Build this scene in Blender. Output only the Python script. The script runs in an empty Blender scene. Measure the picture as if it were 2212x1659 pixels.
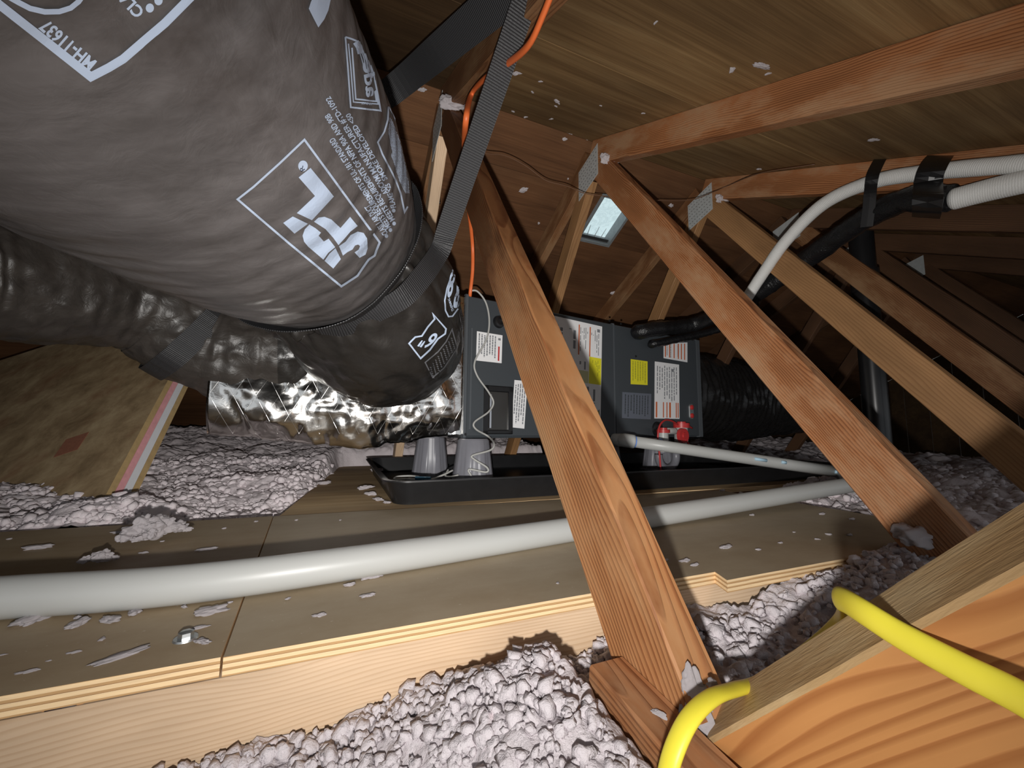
import bpy, bmesh, math, random
import numpy as np
from mathutils import Vector, Matrix
from mathutils.bvhtree import BVHTree

# ------------------------------------------------------------------ camera, light, exposure
SC = bpy.context.scene
COL = SC.collection
F_PX, CX, CY = 864.0, 1106.0, 829.5
YAW, PITCH, ROLL, EYE = math.radians(23.1), math.radians(6.2), math.radians(0.6), 0.40
FW = np.array([math.sin(YAW)*math.cos(PITCH), math.cos(YAW)*math.cos(PITCH), math.sin(PITCH)])
R0 = np.array([math.cos(YAW), -math.sin(YAW), 0.0]); U0 = np.cross(R0, FW)
RT = R0*math.cos(ROLL)+U0*math.sin(ROLL); UP = -R0*math.sin(ROLL)+U0*math.cos(ROLL)
CAM = np.array([0, 0, EYE])
cam_data = bpy.data.cameras.new('camera'); cam = bpy.data.objects.new('camera', cam_data); COL.objects.link(cam)
cam_data.sensor_fit = 'HORIZONTAL'; cam_data.sensor_width = 36.0; cam_data.lens = 36.0*F_PX/2212.0
cam_data.clip_start = 0.01; cam_data.clip_end = 60
m3 = Matrix((RT, UP, -FW)).transposed()
cam.matrix_world = Matrix.Translation(Vector(CAM)) @ m3.to_4x4()
SC.camera = cam
SC.view_settings.view_transform = 'Standard'; SC.view_settings.look = 'None'
SC.view_settings.gamma = 1.0; SC.view_settings.use_curve_mapping = False
SC.view_settings.exposure = 0.0
W_ = bpy.data.worlds.new('world'); SC.world = W_; W_.use_nodes = True
W_.node_tree.nodes['Background'].inputs[0].default_value = (0.90, 0.95, 1.0, 1)
W_.node_tree.nodes['Background'].inputs[1].default_value = 0.6
# the phone's flash, a hand's breadth under the lens
FLASH = 122.0
fl = bpy.data.lights.new('flash', 'SPOT'); fo = bpy.data.objects.new('flash', fl); COL.objects.link(fo)
fl.shadow_soft_size = 0.006; fl.spot_size = math.radians(152); fl.spot_blend = 1.0; fl.energy = 1.0; fl.color = (1.0, 0.975, 0.94)
fo.rotation_euler = m3.to_euler(); fo.location = Vector(CAM - RT*0.005 - UP*0.055 - FW*0.004)
fl.use_nodes = True
nt = fl.node_tree
em = [n for n in nt.nodes if n.type == 'EMISSION'][0]
fa = nt.nodes.new('ShaderNodeLightFalloff'); fa.inputs['Strength'].default_value = FLASH; fa.inputs['Smooth'].default_value = 1.9
nt.links.new(fa.outputs['Quadratic'], em.inputs['Strength'])

# ------------------------------------------------------------------ points from the survey
def ray(px, py): return FW + RT*(px-CX)/F_PX - UP*(py-CY)/F_PX
def onX(px, py, x): d = ray(px, py); return CAM + d*(x/d[0])
def onY(px, py, y): d = ray(px, py); return CAM + d*(y/d[1])
def onZ(px, py, z): d = ray(px, py); return CAM + d*((z-EYE)/d[2])
def dep(px, py, t): return CAM + ray(px, py)*t
def onP(px, py, p, n):
    d = ray(px, py); n = np.array(n); return CAM + d*(np.dot(np.array(p)-CAM, n)/np.dot(d, n))
RIDGE_Y, RIDGE_Z, SLOPE = 1.25, 1.545, 0.5          # underside of the roof sheathing
def roof_z(y): return RIDGE_Z - SLOPE*abs(y-RIDGE_Y)
def onNear(px, py): return onP(px, py, (0, RIDGE_Y, RIDGE_Z), (0, -SLOPE, 1))
def onFar(px, py): return onP(px, py, (0, RIDGE_Y, RIDGE_Z), (0, SLOPE, 1))

# ------------------------------------------------------------------ noise in numpy
def _h(ix, iy, iz, seed):
    n = (ix*374761393 + iy*668265263 + iz*2147483647 + seed*1274126177) & 0xFFFFFFFF
    n = ((n ^ (n >> 13))*1274126177) & 0xFFFFFFFF
    n = ((n ^ (n >> 16))*2246822519) & 0xFFFFFFFF
    return ((n ^ (n >> 15)) & 0xFFFFFF)/float(0xFFFFFF)
def vnoise(p, freq, seed=0):
    p = np.asarray(p, float)*freq; i = np.floor(p).astype(np.int64); f = p-i; f = f*f*(3-2*f)
    r = 0
    for a in (0, 1):
        for b in (0, 1):
            for c in (0, 1):
                w = (f[:, 0] if a else 1-f[:, 0])*(f[:, 1] if b else 1-f[:, 1])*(f[:, 2] if c else 1-f[:, 2])
                r = r + w*_h(i[:, 0]+a, i[:, 1]+b, i[:, 2]+c, seed)
    return r*2-1
def fbm(p, freq, oct=3, seed=0):
    r = 0; a = 1.0
    for k in range(oct): r = r + a*vnoise(p, freq*2**k, seed+k*17); a *= 0.5
    return r
def clumps(x, y, size, seed):
    """height of a layer of rounded clumps of the given size"""
    gx, gy = x/size, y/size; ix, iy = np.floor(gx).astype(np.int64), np.floor(gy).astype(np.int64)
    best = np.zeros_like(x)
    for a in (-1, 0, 1):
        for b in (-1, 0, 1):
            cx, cy = ix+a, iy+b; z = np.zeros_like(cx)
            jx, jy = _h(cx, cy, z, seed), _h(cx, cy, z+1, seed); rr = 0.45+0.5*_h(cx, cy, z+2, seed)
            d2 = (gx-cx-jx)**2+(gy-cy-jy)**2
            best = np.maximum(best, np.maximum(0, rr-d2/rr)**.8*(0.5+0.7*_h(cx, cy, z+3, seed)))
    return best*size

# ------------------------------------------------------------------ materials
MATS = {}
class NB:
    def __init__(s, name):
        s.m = bpy.data.materials.new(name); s.m.use_nodes = True; s.t = s.m.node_tree; s.n = s.t.nodes
        s.b = s.n['Principled BSDF']; MATS[name] = s.m
    def add(s, kind, **kw):
        n = s.n.new(kind)
        for k, v in kw.items():
            if k.startswith('_'): setattr(n, k[1:], v)
            else:
                key = int(k[1:]) if k[0] == 'i' and k[1:].isdigit() else k.replace('_', ' ')
                inp = n.inputs[key]
                if hasattr(v, 'links') or isinstance(v, bpy.types.NodeSocket): s.t.links.new(v, inp)
                else: inp.default_value = v
        return n
    def coord(s, scale=(1, 1, 1), rand=True, kind='Object'):
        tc = s.add('ShaderNodeTexCoord'); out = tc.outputs[kind]
        if rand:
            oi = s.add('ShaderNodeObjectInfo'); mul = s.add('ShaderNodeMath', _operation='MULTIPLY', i0=oi.outputs['Random'], i1=7.3)
            cb = s.add('ShaderNodeCombineXYZ', X=mul.outputs[0])
            out = s.add('ShaderNodeVectorMath', _operation='ADD', i0=out, i1=cb.outputs[0]).outputs[0]
        mp = s.add('ShaderNodeMapping', Vector=out, Scale=scale); return mp.outputs[0]
    def noise(s, vec, scale, detail=3, rough=0.55, dist=0.0):
        return s.add('ShaderNodeTexNoise', Vector=vec, Scale=scale, Detail=detail, Roughness=rough, Distortion=dist).outputs['Fac']
    def ramp(s, fac, stops, interp='LINEAR'):
        r = s.add('ShaderNodeValToRGB', Fac=fac); e = r.color_ramp.elements; r.color_ramp.interpolation = interp
        while len(e) < len(stops): e.new(0.5)
        for k, (p, c) in enumerate(stops):
            e[k].position = p; e[k].color = tuple(c)+(1,) if len(c) == 3 else c
        return r.outputs['Color']
    def mix(s, fac, a, b, mode='MIX'):
        n = s.add('ShaderNodeMix', _data_type='RGBA', _blend_type=mode)
        for sock, v in ((n.inputs[0], fac), (n.inputs[6], a), (n.inputs[7], b)):
            if isinstance(v, bpy.types.NodeSocket): s.t.links.new(v, sock)
            else: sock.default_value = v if not isinstance(v, tuple) or len(v) == 4 else tuple(v)+(1,)
        return n.outputs[2]
    def bump(s, h, strength=0.3, dist=0.002, normal=None):
        n = s.add('ShaderNodeBump', Height=h, Strength=strength, Distance=dist)
        if normal is not None: s.t.links.new(normal, n.inputs['Normal'])
        return n.outputs['Normal']
    def out(s, color=None, rough=None, metal=None, normal=None, spec=None, **kw):
        for key, v in (('Base Color', color), ('Roughness', rough), ('Metallic', metal), ('Normal', normal), ('Specular IOR Level', spec)):
            if v is None: continue
            if isinstance(v, bpy.types.NodeSocket): s.t.links.new(v, s.b.inputs[key])
            else: s.b.inputs[key].default_value = tuple(v)+(1,) if isinstance(v, tuple) and len(v) == 3 else v
        for k, v in kw.items(): s.b.inputs[k.replace('_', ' ')].default_value = v
        return s.m

def plain(name, c, rough=0.5, metal=0.0, spec=0.5, noise=0.0, nscale=40, **kw):
    b = NB(name); col = c
    if noise:
        f = b.noise(b.coord(), nscale, 4)
        col = b.mix(f, tuple(x*(1-noise) for x in c), tuple(min(1, x*(1+noise)) for x in c))
    return b.out(color=col, rough=rough, metal=metal, spec=spec, **kw)

def wood(name, early, late, stain=None, ring=0.006, pith=(0.02, 0.06), contrast=1.0, rough=0.6, bump=0.35, fuzz=0.0, weathered=None, wave=0.05):
    """sawn lumber: growth rings round a pith that runs along local X, fibres, blotches"""
    b = NB(name)
    v = b.coord((1, 1, 1))
    warp = b.add('ShaderNodeTexNoise', Vector=b.coord((1.6, 6, 6)), Scale=1.6, Detail=2).outputs['Color']
    wsub = b.add('ShaderNodeVectorMath', _operation='MULTIPLY_ADD', i0=warp, i1=(0, wave, wave), i2=(0, pith[0]-wave/2, pith[1]-wave/2)).outputs[0]
    vv = b.add('ShaderNodeVectorMath', _operation='ADD', i0=v, i1=wsub).outputs[0]
    sep = b.add('ShaderNodeSeparateXYZ', Vector=vv)
    r2 = b.add('ShaderNodeCombineXYZ', Y=sep.outputs[1], Z=sep.outputs[2])
    ln = b.add('ShaderNodeVectorMath', _operation='LENGTH', i0=r2.outputs[0]).outputs['Value']
    sc = b.add('ShaderNodeMath', _operation='MULTIPLY', i0=ln, i1=1.0/ring).outputs[0]
    fr = b.add('ShaderNodeMath', _operation='FRACT', i0=sc).outputs[0]
    ringc = b.ramp(fr, [(0.0, (0, 0, 0)), (0.45, (0.12,)*3), (0.80, (1, 1, 1)), (0.92, (0.9,)*3), (1.0, (0, 0, 0))])
    fib = b.noise(b.coord((6, 260, 260)), 1.0, 3)
    fac = b.mix(0.22, ringc, fib)
    fac = b.mix(1.0-contrast, fac, (0.4, 0.4, 0.4, 1))
    col = b.mix(fac, early, late)
    bl = b.ramp(b.noise(b.coord((2.5, 9, 9)), 1.0, 4), [(0.35, (0.72, 0.70, 0.68)), (0.65, (1.12, 1.1, 1.08))])
    col = b.mix(1.0, col, bl, 'MULTIPLY')
    if stain:
        f = b.ramp(b.noise(b.coord((5, 14, 14)), 1.0, 5, 0.65), [(0.46, (0, 0, 0)), (0.66, (1, 1, 1))])
        col = b.mix(f, col, stain)
    if weathered:
        sx = b.add('ShaderNodeSeparateXYZ', Vector=b.add('ShaderNodeTexCoord').outputs['Object']).outputs[0]
        wn = b.add('ShaderNodeMath', _operation='MULTIPLY_ADD', i0=b.noise(b.coord((7, 25, 25)), 1.0, 4), i1=0.5, i2=sx).outputs[0]
        wf = b.add('ShaderNodeMapRange', Value=wn); wf.inputs[1].default_value = weathered+.10; wf.inputs[2].default_value = weathered+.32
        col = b.mix(wf.outputs[0], b.mix(1.0, col, (0.36, 0.32, 0.30, 1), 'MULTIPLY'), col)
    n = b.bump(fac, bump, 0.0012)
    if fuzz: n = b.bump(b.noise(b.coord((60, 400, 400)), 1.0, 3), fuzz, 0.001, n)
    return b.out(color=col, rough=rough, normal=n, spec=0.3)

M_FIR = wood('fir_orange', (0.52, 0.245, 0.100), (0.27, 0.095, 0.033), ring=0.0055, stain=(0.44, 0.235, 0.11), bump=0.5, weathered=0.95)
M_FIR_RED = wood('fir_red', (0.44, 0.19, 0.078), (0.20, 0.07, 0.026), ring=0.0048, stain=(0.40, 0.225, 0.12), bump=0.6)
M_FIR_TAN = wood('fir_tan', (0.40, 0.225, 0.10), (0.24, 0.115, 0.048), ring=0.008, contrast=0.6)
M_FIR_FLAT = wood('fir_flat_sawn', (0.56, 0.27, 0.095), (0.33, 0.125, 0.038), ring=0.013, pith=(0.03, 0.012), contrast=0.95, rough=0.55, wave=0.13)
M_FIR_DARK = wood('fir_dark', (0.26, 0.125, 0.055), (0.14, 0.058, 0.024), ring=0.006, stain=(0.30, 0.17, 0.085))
M_FIR_FALLOFF = wood('fir_falloff', (0.13, 0.066, 0.034), (0.075, 0.036, 0.018), ring=0.006)  # far trusses: fall-off of the flash put into a darker wood colour
M_PINE = wood('pine_new', (0.74, 0.56, 0.39), (0.58, 0.40, 0.25), ring=0.0042, contrast=0.75, bump=0.2)
M_SAWN = wood('fir_rough_edge', (0.50, 0.34, 0.17), (0.36, 0.22, 0.10), ring=0.02, contrast=0.4, stain=(0.62, 0.47, 0.27), fuzz=0.6, bump=0.3)

def sheathing(name, a, b_, c):
    b = NB(name)
    g = b.noise(b.coord((0.8, 17, 17)), 1.0, 6, 0.68, 1.2)
    fine = b.noise(b.coord((5, 320, 320)), 1.0, 2)
    col = b.ramp(g, [(0.3, a), (0.5, b_), (0.7, c)])
    col = b.mix(0.35, col, b.ramp(fine, [(0.3, tuple(x*0.6 for x in b_)), (0.7, tuple(min(1, x*1.5) for x in b_))]))
    blot = b.ramp(b.noise(b.coord((1.2, 2, 2)), 1.5, 3), [(0.35, (0.7, 0.68, 0.66)), (0.65, (1.15, 1.12, 1.05))])
    col = b.mix(1.0, col, blot, 'MULTIPLY')
    return b.out(color=col, rough=0.7, spec=0.2, normal=b.bump(g, 0.25, 0.001))
M_ROOF = sheathing('sheathing_tan', (0.125, 0.070, 0.030), (0.25, 0.155, 0.072), (0.42, 0.295, 0.15))
M_ROOF_SHADOW = sheathing('sheathing_shadow', (0.055, 0.032, 0.016), (0.095, 0.056, 0.028), (0.15, 0.092, 0.046))  # left panels: shadow of the duct and strap put into the colour
M_ROOF_RED = sheathing('sheathing_red', (0.085, 0.040, 0.020), (0.135, 0.064, 0.031), (0.18, 0.092, 0.046))

def ply_top(name, a, c, stain):
    b = NB(name)
    g = b.noise(b.coord((3, 60, 60)), 1.0, 4)
    col = b.mix(g, a, c)
    d = b.ramp(b.noise(b.coord((4, 6, 6)), 1.6, 5, 0.65), [(0.38, (0, 0, 0)), (0.72, (1, 1, 1))])
    col = b.mix(d, col, stain)
    sp = b.ramp(b.noise(b.coord(), 190, 2), [(0.70, (0, 0, 0)), (0.78, (1, 1, 1))])
    col = b.mix(sp, col, b.mix(0.4, col, (0.75, 0.68, 0.6, 1)))
    return b.out(color=col, rough=0.55, spec=0.35, normal=b.bump(g, 0.15, 0.0008))
M_PLY = ply_top('plywood_face', (0.44, 0.345, 0.23), (0.385, 0.295, 0.185), (0.325, 0.23, 0.135))
M_PLY2 = ply_top('plywood_face_grey', (0.44, 0.36, 0.255), (0.39, 0.31, 0.21), (0.345, 0.265, 0.17))
M_DECK = sheathing('old_deck_face', (0.30, 0.19, 0.10), (0.50, 0.36, 0.21), (0.66, 0.53, 0.35))
def ply_edge():
    b = NB('plywood_edge')
    tc = b.add('ShaderNodeTexCoord'); sep = b.add('ShaderNodeSeparateXYZ', Vector=tc.outputs['Object'])
    wob = b.noise(b.coord((9, 9, 60)), 1.0, 3)
    z = b.add('ShaderNodeMath', _operation='MULTIPLY_ADD', i0=wob, i1=0.0022, i2=sep.outputs[2]).outputs[0]
    f = b.add('ShaderNodeMapRange', Value=z); f.inputs[1].default_value = -0.0165; f.inputs[2].default_value = 0.0015
    lt, dk, gl = (0.74, 0.60, 0.39), (0.46, 0.31, 0.16), (0.24, 0.14, 0.07)
    col = b.ramp(f.outputs[0], [(0.0, dk), (0.13, lt), (0.34, gl), (0.36, dk), (0.47, lt), (0.66, gl), (0.68, dk), (0.80, lt), (0.97, dk)], 'CONSTANT')
    fi = b.noise(b.coord((30, 300, 400)), 1.0, 3)
    col = b.mix(0.5, col, b.ramp(fi, [(0.3, (0.5, 0.36, 0.2)), (0.7, (0.8, 0.62, 0.38))]), 'MULTIPLY')
    col = b.mix(1.0, col, (1.35, 1.35, 1.4, 1), 'MULTIPLY')
    return b.out(color=col, rough=0.7, spec=0.2, normal=b.bump(fi, 0.4, 0.001))
M_EDGE = ply_edge()

def fluff(name, a, c, crev):
    b = NB(name)
    v = b.coord(rand=False)
    n1 = b.noise(v, 14, 4); col = b.mix(n1, a, c)
    pk = b.ramp(b.noise(v, 46, 3), [(0.66, (0, 0, 0)), (0.80, (1, 1, 1))]); col = b.mix(pk, col, b.mix(0.35, col, crev))
    fi = b.noise(v, 420, 4, 0.7)
    nrm = b.bump(fi, 0.75, 0.0018, b.bump(b.noise(v, 150, 3, 0.6), 0.5, 0.004))
    return b.out(color=col, rough=0.95, normal=nrm, spec=0.1)
M_FLUFF = fluff('loose_fill', (0.58, 0.525, 0.545), (0.66, 0.61, 0.635), (0.80, 0.55, 0.58))
M_FLUFF_FAR = fluff('loose_fill_dusty', (0.72, 0.645, 0.665), (0.80, 0.73, 0.75), (0.55, 0.42, 0.44))
M_TUFT = fluff('loose_fill_tuft', (0.74, 0.67, 0.69), (0.80, 0.75, 0.77), (0.80, 0.62, 0.64))

def jacket(name, base, dust, amount, rough, crinkle):
    b = NB(name)
    v = b.coord(rand=False)
    d = b.ramp(b.noise(v, 7, 5, 0.65, 0.4), [(0.5-amount*0.5, (1, 1, 1)), (0.62+0.3*(1-amount), (0, 0, 0))])
    streak = b.noise(b.add('ShaderNodeMapping', Vector=v, Rotation=(0.4, 0.5, 0.6), Scale=(8, 60, 40)).outputs[0], 1.0, 4, 0.6)
    d2 = b.mix(0.35, d, b.ramp(streak, [(0.35, (0, 0, 0)), (0.7, (1, 1, 1))]))
    col = b.mix(d2, base, dust)
    cr = b.add('ShaderNodeTexNoise', Vector=v, Scale=38, Detail=4, Roughness=0.6, Distortion=1.2).outputs['Fac']
    rg = b.mix(d2, (rough-0.06,)*3, (min(1, rough+0.16),)*3)
    return b.out(color=col, rough=rg, spec=0.5, normal=b.bump(cr, crinkle, 0.004))
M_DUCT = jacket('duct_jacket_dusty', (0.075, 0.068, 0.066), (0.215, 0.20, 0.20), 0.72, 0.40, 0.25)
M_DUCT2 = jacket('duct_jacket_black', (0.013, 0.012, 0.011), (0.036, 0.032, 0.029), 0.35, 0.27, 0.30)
M_DUCT_MID = jacket('duct_jacket_brown', (0.028, 0.024, 0.021), (0.075, 0.064, 0.056), 0.55, 0.38, 0.5)
M_DUCT3 = jacket('duct_jacket_deep_black', (0.010, 0.010, 0.010), (0.016, 0.015, 0.015), 0.2, 0.20, 0.5)
M_PRINT = plain('duct_print', (0.60, 0.72, 0.92), 0.5, noise=0.06)
M_PRINT_DIM = plain('duct_print_faded', (0.16, 0.165, 0.18), 0.5)
M_PRINT_DARK = plain('duct_print_gap', (0.03, 0.035, 0.06), 0.5)
def foil():
    b = NB('foil')
    v = b.coord(rand=False)
    n = b.add('ShaderNodeTexVoronoi', Vector=v, Scale=34); n.feature = 'F1'; n.distance = 'CHEBYCHEV'
    cr = b.mix(0.5, n.outputs['Distance'], b.noise(v, 70, 4, 0.6, 1.0))
    nrm = b.bump(cr, 0.22, 0.003)
    col = b.mix(b.noise(v, 9, 3), (0.78, 0.76, 0.73), (0.88, 0.86, 0.83))
    return b.out(color=col, rough=0.16, metal=1.0, normal=nrm)
M_FOIL = foil()
M_SCRIM = plain('foil_scrim', (0.85, 0.84, 0.82), 0.35, 1.0)
def webbing():
    b = NB('webbing')
    uv = b.add('ShaderNodeTexCoord').outputs['UV']
    w = b.add('ShaderNodeTexWave', _wave_type='BANDS', _bands_direction='X', Vector=uv, Scale=70.0, Distortion=0.4, Detail=1).outputs['Fac']
    w2 = b.add('ShaderNodeTexWave', _wave_type='BANDS', _bands_direction='Y', Vector=uv, Scale=6.0).outputs['Fac']
    h = b.mix(0.3, w, w2)
    col = b.mix(w, (0.018, 0.018, 0.020), (0.060, 0.060, 0.063))
    return b.out(color=col, rough=0.45, normal=b.bump(h, 0.7, 0.0015), spec=0.5)
M_WEB = webbing()
def pvc():
    b = NB('pvc'); f = b.noise(b.coord((1, 1, 1), rand=False), 5, 3)
    return b.out(color=b.mix(f, (0.45, 0.455, 0.44), (0.49, 0.495, 0.48)), rough=0.38, spec=0.45)
M_PVC = pvc()
M_PVC_BLUE = plain('primer_blue', (0.10, 0.22, 0.60), 0.5)
M_PVC_STAIN = plain('primer_smear', (0.45, 0.66, 0.80), 0.5)
M_CAB = plain('cabinet_slate', (0.052, 0.060, 0.068), 0.45, noise=0.15, nscale=500)
M_CAB_EDGE = plain('cabinet_edge', (0.085, 0.095, 0.105), 0.35)
M_BLACK = plain('black_plastic', (0.012, 0.012, 0.013), 0.30, noise=0.3, nscale=30)
M_PAN = plain('pan_plastic', (0.014, 0.014, 0.015), 0.38, noise=0.35, nscale=25)
M_FOAM = None
def foam_black():
    b = NB('foam_black'); f = b.noise(b.coord(rand=False), 160, 3)
    return b.out(color=(0.010, 0.010, 0.011), rough=0.28, normal=b.bump(f, 0.7, 0.004))
M_FOAM = foam_black()
M_POT = plain('pot_grey', (0.20, 0.20, 0.225), 0.35, noise=0.1)
M_WHITE = plain('label_white', (0.86, 0.86, 0.87), 0.5)
M_YELLOW = plain('label_yellow', (0.80, 0.74, 0.03), 0.5)
M_YELLOW_PALE = plain('label_yellow_pale', (0.62, 0.63, 0.35), 0.5)
M_ORANGE = plain('label_orange', (0.62, 0.14, 0.04), 0.5)
M_INK = plain('label_ink', (0.22, 0.23, 0.25), 0.6)
M_INK_Y = plain('label_ink_olive', (0.42, 0.40, 0.03), 0.6)
M_SLATE = plain('label_clear', (0.13, 0.145, 0.18), 0.4)
M_RED = plain('red_plastic', (0.52, 0.035, 0.035), 0.4)
M_NM_Y = plain('cable_yellow', (0.88, 0.76, 0.06), 0.42, noise=0.06)
M_NM_O = plain('cable_orange', (0.80, 0.17, 0.045), 0.45)
M_WIRE = plain('wire_grey', (0.42, 0.42, 0.40), 0.5)
M_COPPER = plain('wire_brown', (0.16, 0.085, 0.05), 0.5)
M_STEEL = plain('galvanised', (0.52, 0.54, 0.55), 0.38, 0.9, noise=0.2, nscale=60)
M_PLATE = plain('truss_plate', (0.55, 0.58, 0.58), 0.5, 0.2, noise=0.2, nscale=60)
M_FOAMW = None
def foam_white():
    b = NB('foam_white'); uv = b.add('ShaderNodeTexCoord').outputs['UV']
    w = b.add('ShaderNodeTexWave', _wave_type='BANDS', _bands_direction='X', Vector=uv, Scale=75.0, Distortion=2.5).outputs['Fac']
    n = b.noise(b.coord(rand=False), 220, 3)
    return b.out(color=b.mix(w, (0.66, 0.66, 0.64), (0.78, 0.78, 0.76)), rough=0.6, normal=b.bump(b.mix(0.5, w, n), 0.5, 0.002))
M_FOAMW = foam_white()
M_PINK = plain('foam_pink', (0.72, 0.34, 0.36), 0.8, noise=0.2, nscale=60)
M_GYPSUM = plain('gypsum_white', (0.70, 0.71, 0.74), 0.8, noise=0.05)
M_HATCH_EDGE = plain('hatch_wood_edge', (0.46, 0.32, 0.15), 0.7, noise=0.25, nscale=50)
def hatch_face():
    b = NB('hatch_face'); v = b.coord(rand=False)
    n = b.noise(v, 9, 6, 0.7, 0.3)
    col = b.ramp(n, [(0.3, (0.20, 0.135, 0.072)), (0.5, (0.37, 0.265, 0.15)), (0.7, (0.52, 0.40, 0.24))])
    n2 = b.ramp(b.noise(v, 6, 4), [(0.55, (0, 0, 0)), (0.72, (1, 1, 1))])
    col = b.mix(n2, col, b.mix(0.6, col, (0.20, 0.075, 0.035, 1)))
    return b.out(color=col, rough=0.75, spec=0.2, normal=b.bump(n, 0.3, 0.002))
M_HATCH = hatch_face()
M_STAMP = plain('red_stamp', (0.30, 0.12, 0.07), 0.8, noise=0.3, nscale=120)
M_DRYWALL = plain('drywall', (0.45, 0.40, 0.36), 0.9)
M_GABLE = sheathing('gable_boards', (0.05, 0.03, 0.015), (0.08, 0.048, 0.024), (0.11, 0.068, 0.035))
M_KNOT = plain('knot_dark', (0.035, 0.020, 0.017), 0.55, noise=0.5, nscale=120)
M_KNOT_RIM = plain('knot_rim', (0.42, 0.19, 0.06), 0.6, noise=0.3, nscale=80)
def pane():
    b = NB('skylight_pane'); v = b.coord(rand=False)
    f = b.ramp(b.noise(v, 16, 5, 0.7, 1.5), [(0.40, (1, 1, 1)), (0.47, (0.35, 0.4, 0.42)), (0.52, (1, 1, 1))])
    f = b.mix(0.65, f, (1, 1, 1, 1))
    b.t.links.new(b.mix(1.0, f, (0.62, 0.80, 0.84, 1), 'MULTIPLY'), b.b.inputs['Emission Color'])
    b.b.inputs['Emission Strength'].default_value = 0.80
    return b.out(color=(0.3, 0.35, 0.36), rough=0.5)
M_PANE = pane()
M_CURB = plain('vent_curb', (0.26, 0.28, 0.29), 0.5, 0.3, noise=0.25, nscale=40)

# ------------------------------------------------------------------ object helpers
WORLD = {}
def link(name, data, M=None, parent=None):
    o = bpy.data.objects.new(name, data); COL.objects.link(o)
    M = M if M is not None else Matrix.Identity(4)
    if parent is not None:
        o.parent = parent; o.matrix_basis = WORLD[parent.name].inverted() @ M
    else: o.matrix_basis = M
    WORLD[o.name] = M.copy(); return o
def tag(o, label=None, cat=None, group=None, kind=None):
    for k, v in (('label', label), ('category', cat), ('group', group), ('kind', kind)):
        if v: o[k] = v
    return o
def thing(name, loc, label, cat, group=None):
    return tag(link(name, None, Matrix.Translation(Vector(loc))), label, cat, group)
def mesh(name, V, Fc, mat, smooth=False, uv=None, mi=None):
    me = bpy.data.meshes.new(name); V = np.asarray(V, dtype=np.float64)
    if isinstance(Fc, np.ndarray):
        n, k = Fc.shape
        me.vertices.add(len(V)); me.vertices.foreach_set('co', V.ravel().astype(np.float32))
        me.loops.add(n*k); me.loops.foreach_set('vertex_index', Fc.ravel().astype(np.int32))
        me.polygons.add(n); me.polygons.foreach_set('loop_start', np.arange(0, n*k, k, dtype=np.int32))
        me.update(calc_edges=True)
    else:
        me.from_pydata([tuple(v) for v in V], [], [tuple(f) for f in Fc]); me.update()
    for m in (mat if isinstance(mat, (list, tuple)) else [mat]): me.materials.append(m)
    if mi is not None: me.polygons.foreach_set('material_index', np.asarray(mi, dtype=np.int32))
    if smooth: me.polygons.foreach_set('use_smooth', [True]*len(me.polygons))
    if uv is not None:
        l = me.uv_layers.new(name='UVMap'); vi = np.zeros(len(me.loops), dtype=np.int32); me.loops.foreach_get('vertex_index', vi)
        l.data.foreach_set('uv', np.asarray(uv, dtype=np.float32)[vi].ravel())
    return me
def obj(name, V, Fc, mat, parent=None, M=None, **kw):
    return link(name, mesh(name, V, Fc, mat, **kw), M, parent)
def frame(o, x, z):
    """matrix with local X along x and local Z as close to z as can be"""
    x = Vector(x).normalized(); z = Vector(z); z = (z-x*z.dot(x)).normalized(); y = z.cross(x)
    m = Matrix((x, y, z)).transposed().to_4x4(); m.translation = Vector(o); return m
def bar_geo(L, wy, wz, ch=0.002, seg=1, jit=0.0, seed=1):
    """lumber from 0..L along X, +-wy/2, +-wz/2, eased corners"""
    ring = []
    for sy, sz in ((1, 1), (-1, 1), (-1, -1), (1, -1)):
        a = (sy*(wy/2-ch), sz*wz/2); c = (sy*wy/2, sz*(wz/2-ch))
        ring += [c, a] if sy*sz > 0 else [a, c]
    V = []; Fc = []; n = 8; rnd = random.Random(seed)
    for k in range(seg+1):
        x = L*k/seg; dy, dz = rnd.uniform(-jit, jit), rnd.uniform(-jit, jit)
        V += [(x, y+dy, z+dz) for y, z in ring]
    for k in range(seg):
        for i in range(n):
            j = (i+1) % n; Fc.append((k*n+i, k*n+j, (k+1)*n+j, (k+1)*n+i))
    Fc.append(tuple(range(n-1, -1, -1))); Fc.append(tuple(seg*n+i for i in range(n)))
    return V, Fc
def bar(name, p0, p1, up, wy, wz, mat, parent=None, ch=0.002, seg=8, jit=0.0006, seed=1):
    p0, p1 = Vector(p0), Vector(p1); V, Fc = bar_geo((p1-p0).length, wy, wz, ch, seg, jit, seed)
    return obj(name, V, Fc, mat, parent, frame(p0, p1-p0, up))
def box(name, lo, hi, mat, parent=None, M=None, ch=0.0015):
    lo, hi = np.array(lo, float), np.array(hi, float); L, wy, wz = hi-lo
    V, Fc = bar_geo(L, wy, wz, min(ch, L/3, wy/3, wz/3)); V = np.array(V)+[lo[0], (lo[1]+hi[1])/2, (lo[2]+hi[2])/2]
    return obj(name, V, Fc, mat, parent, M)
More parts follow.
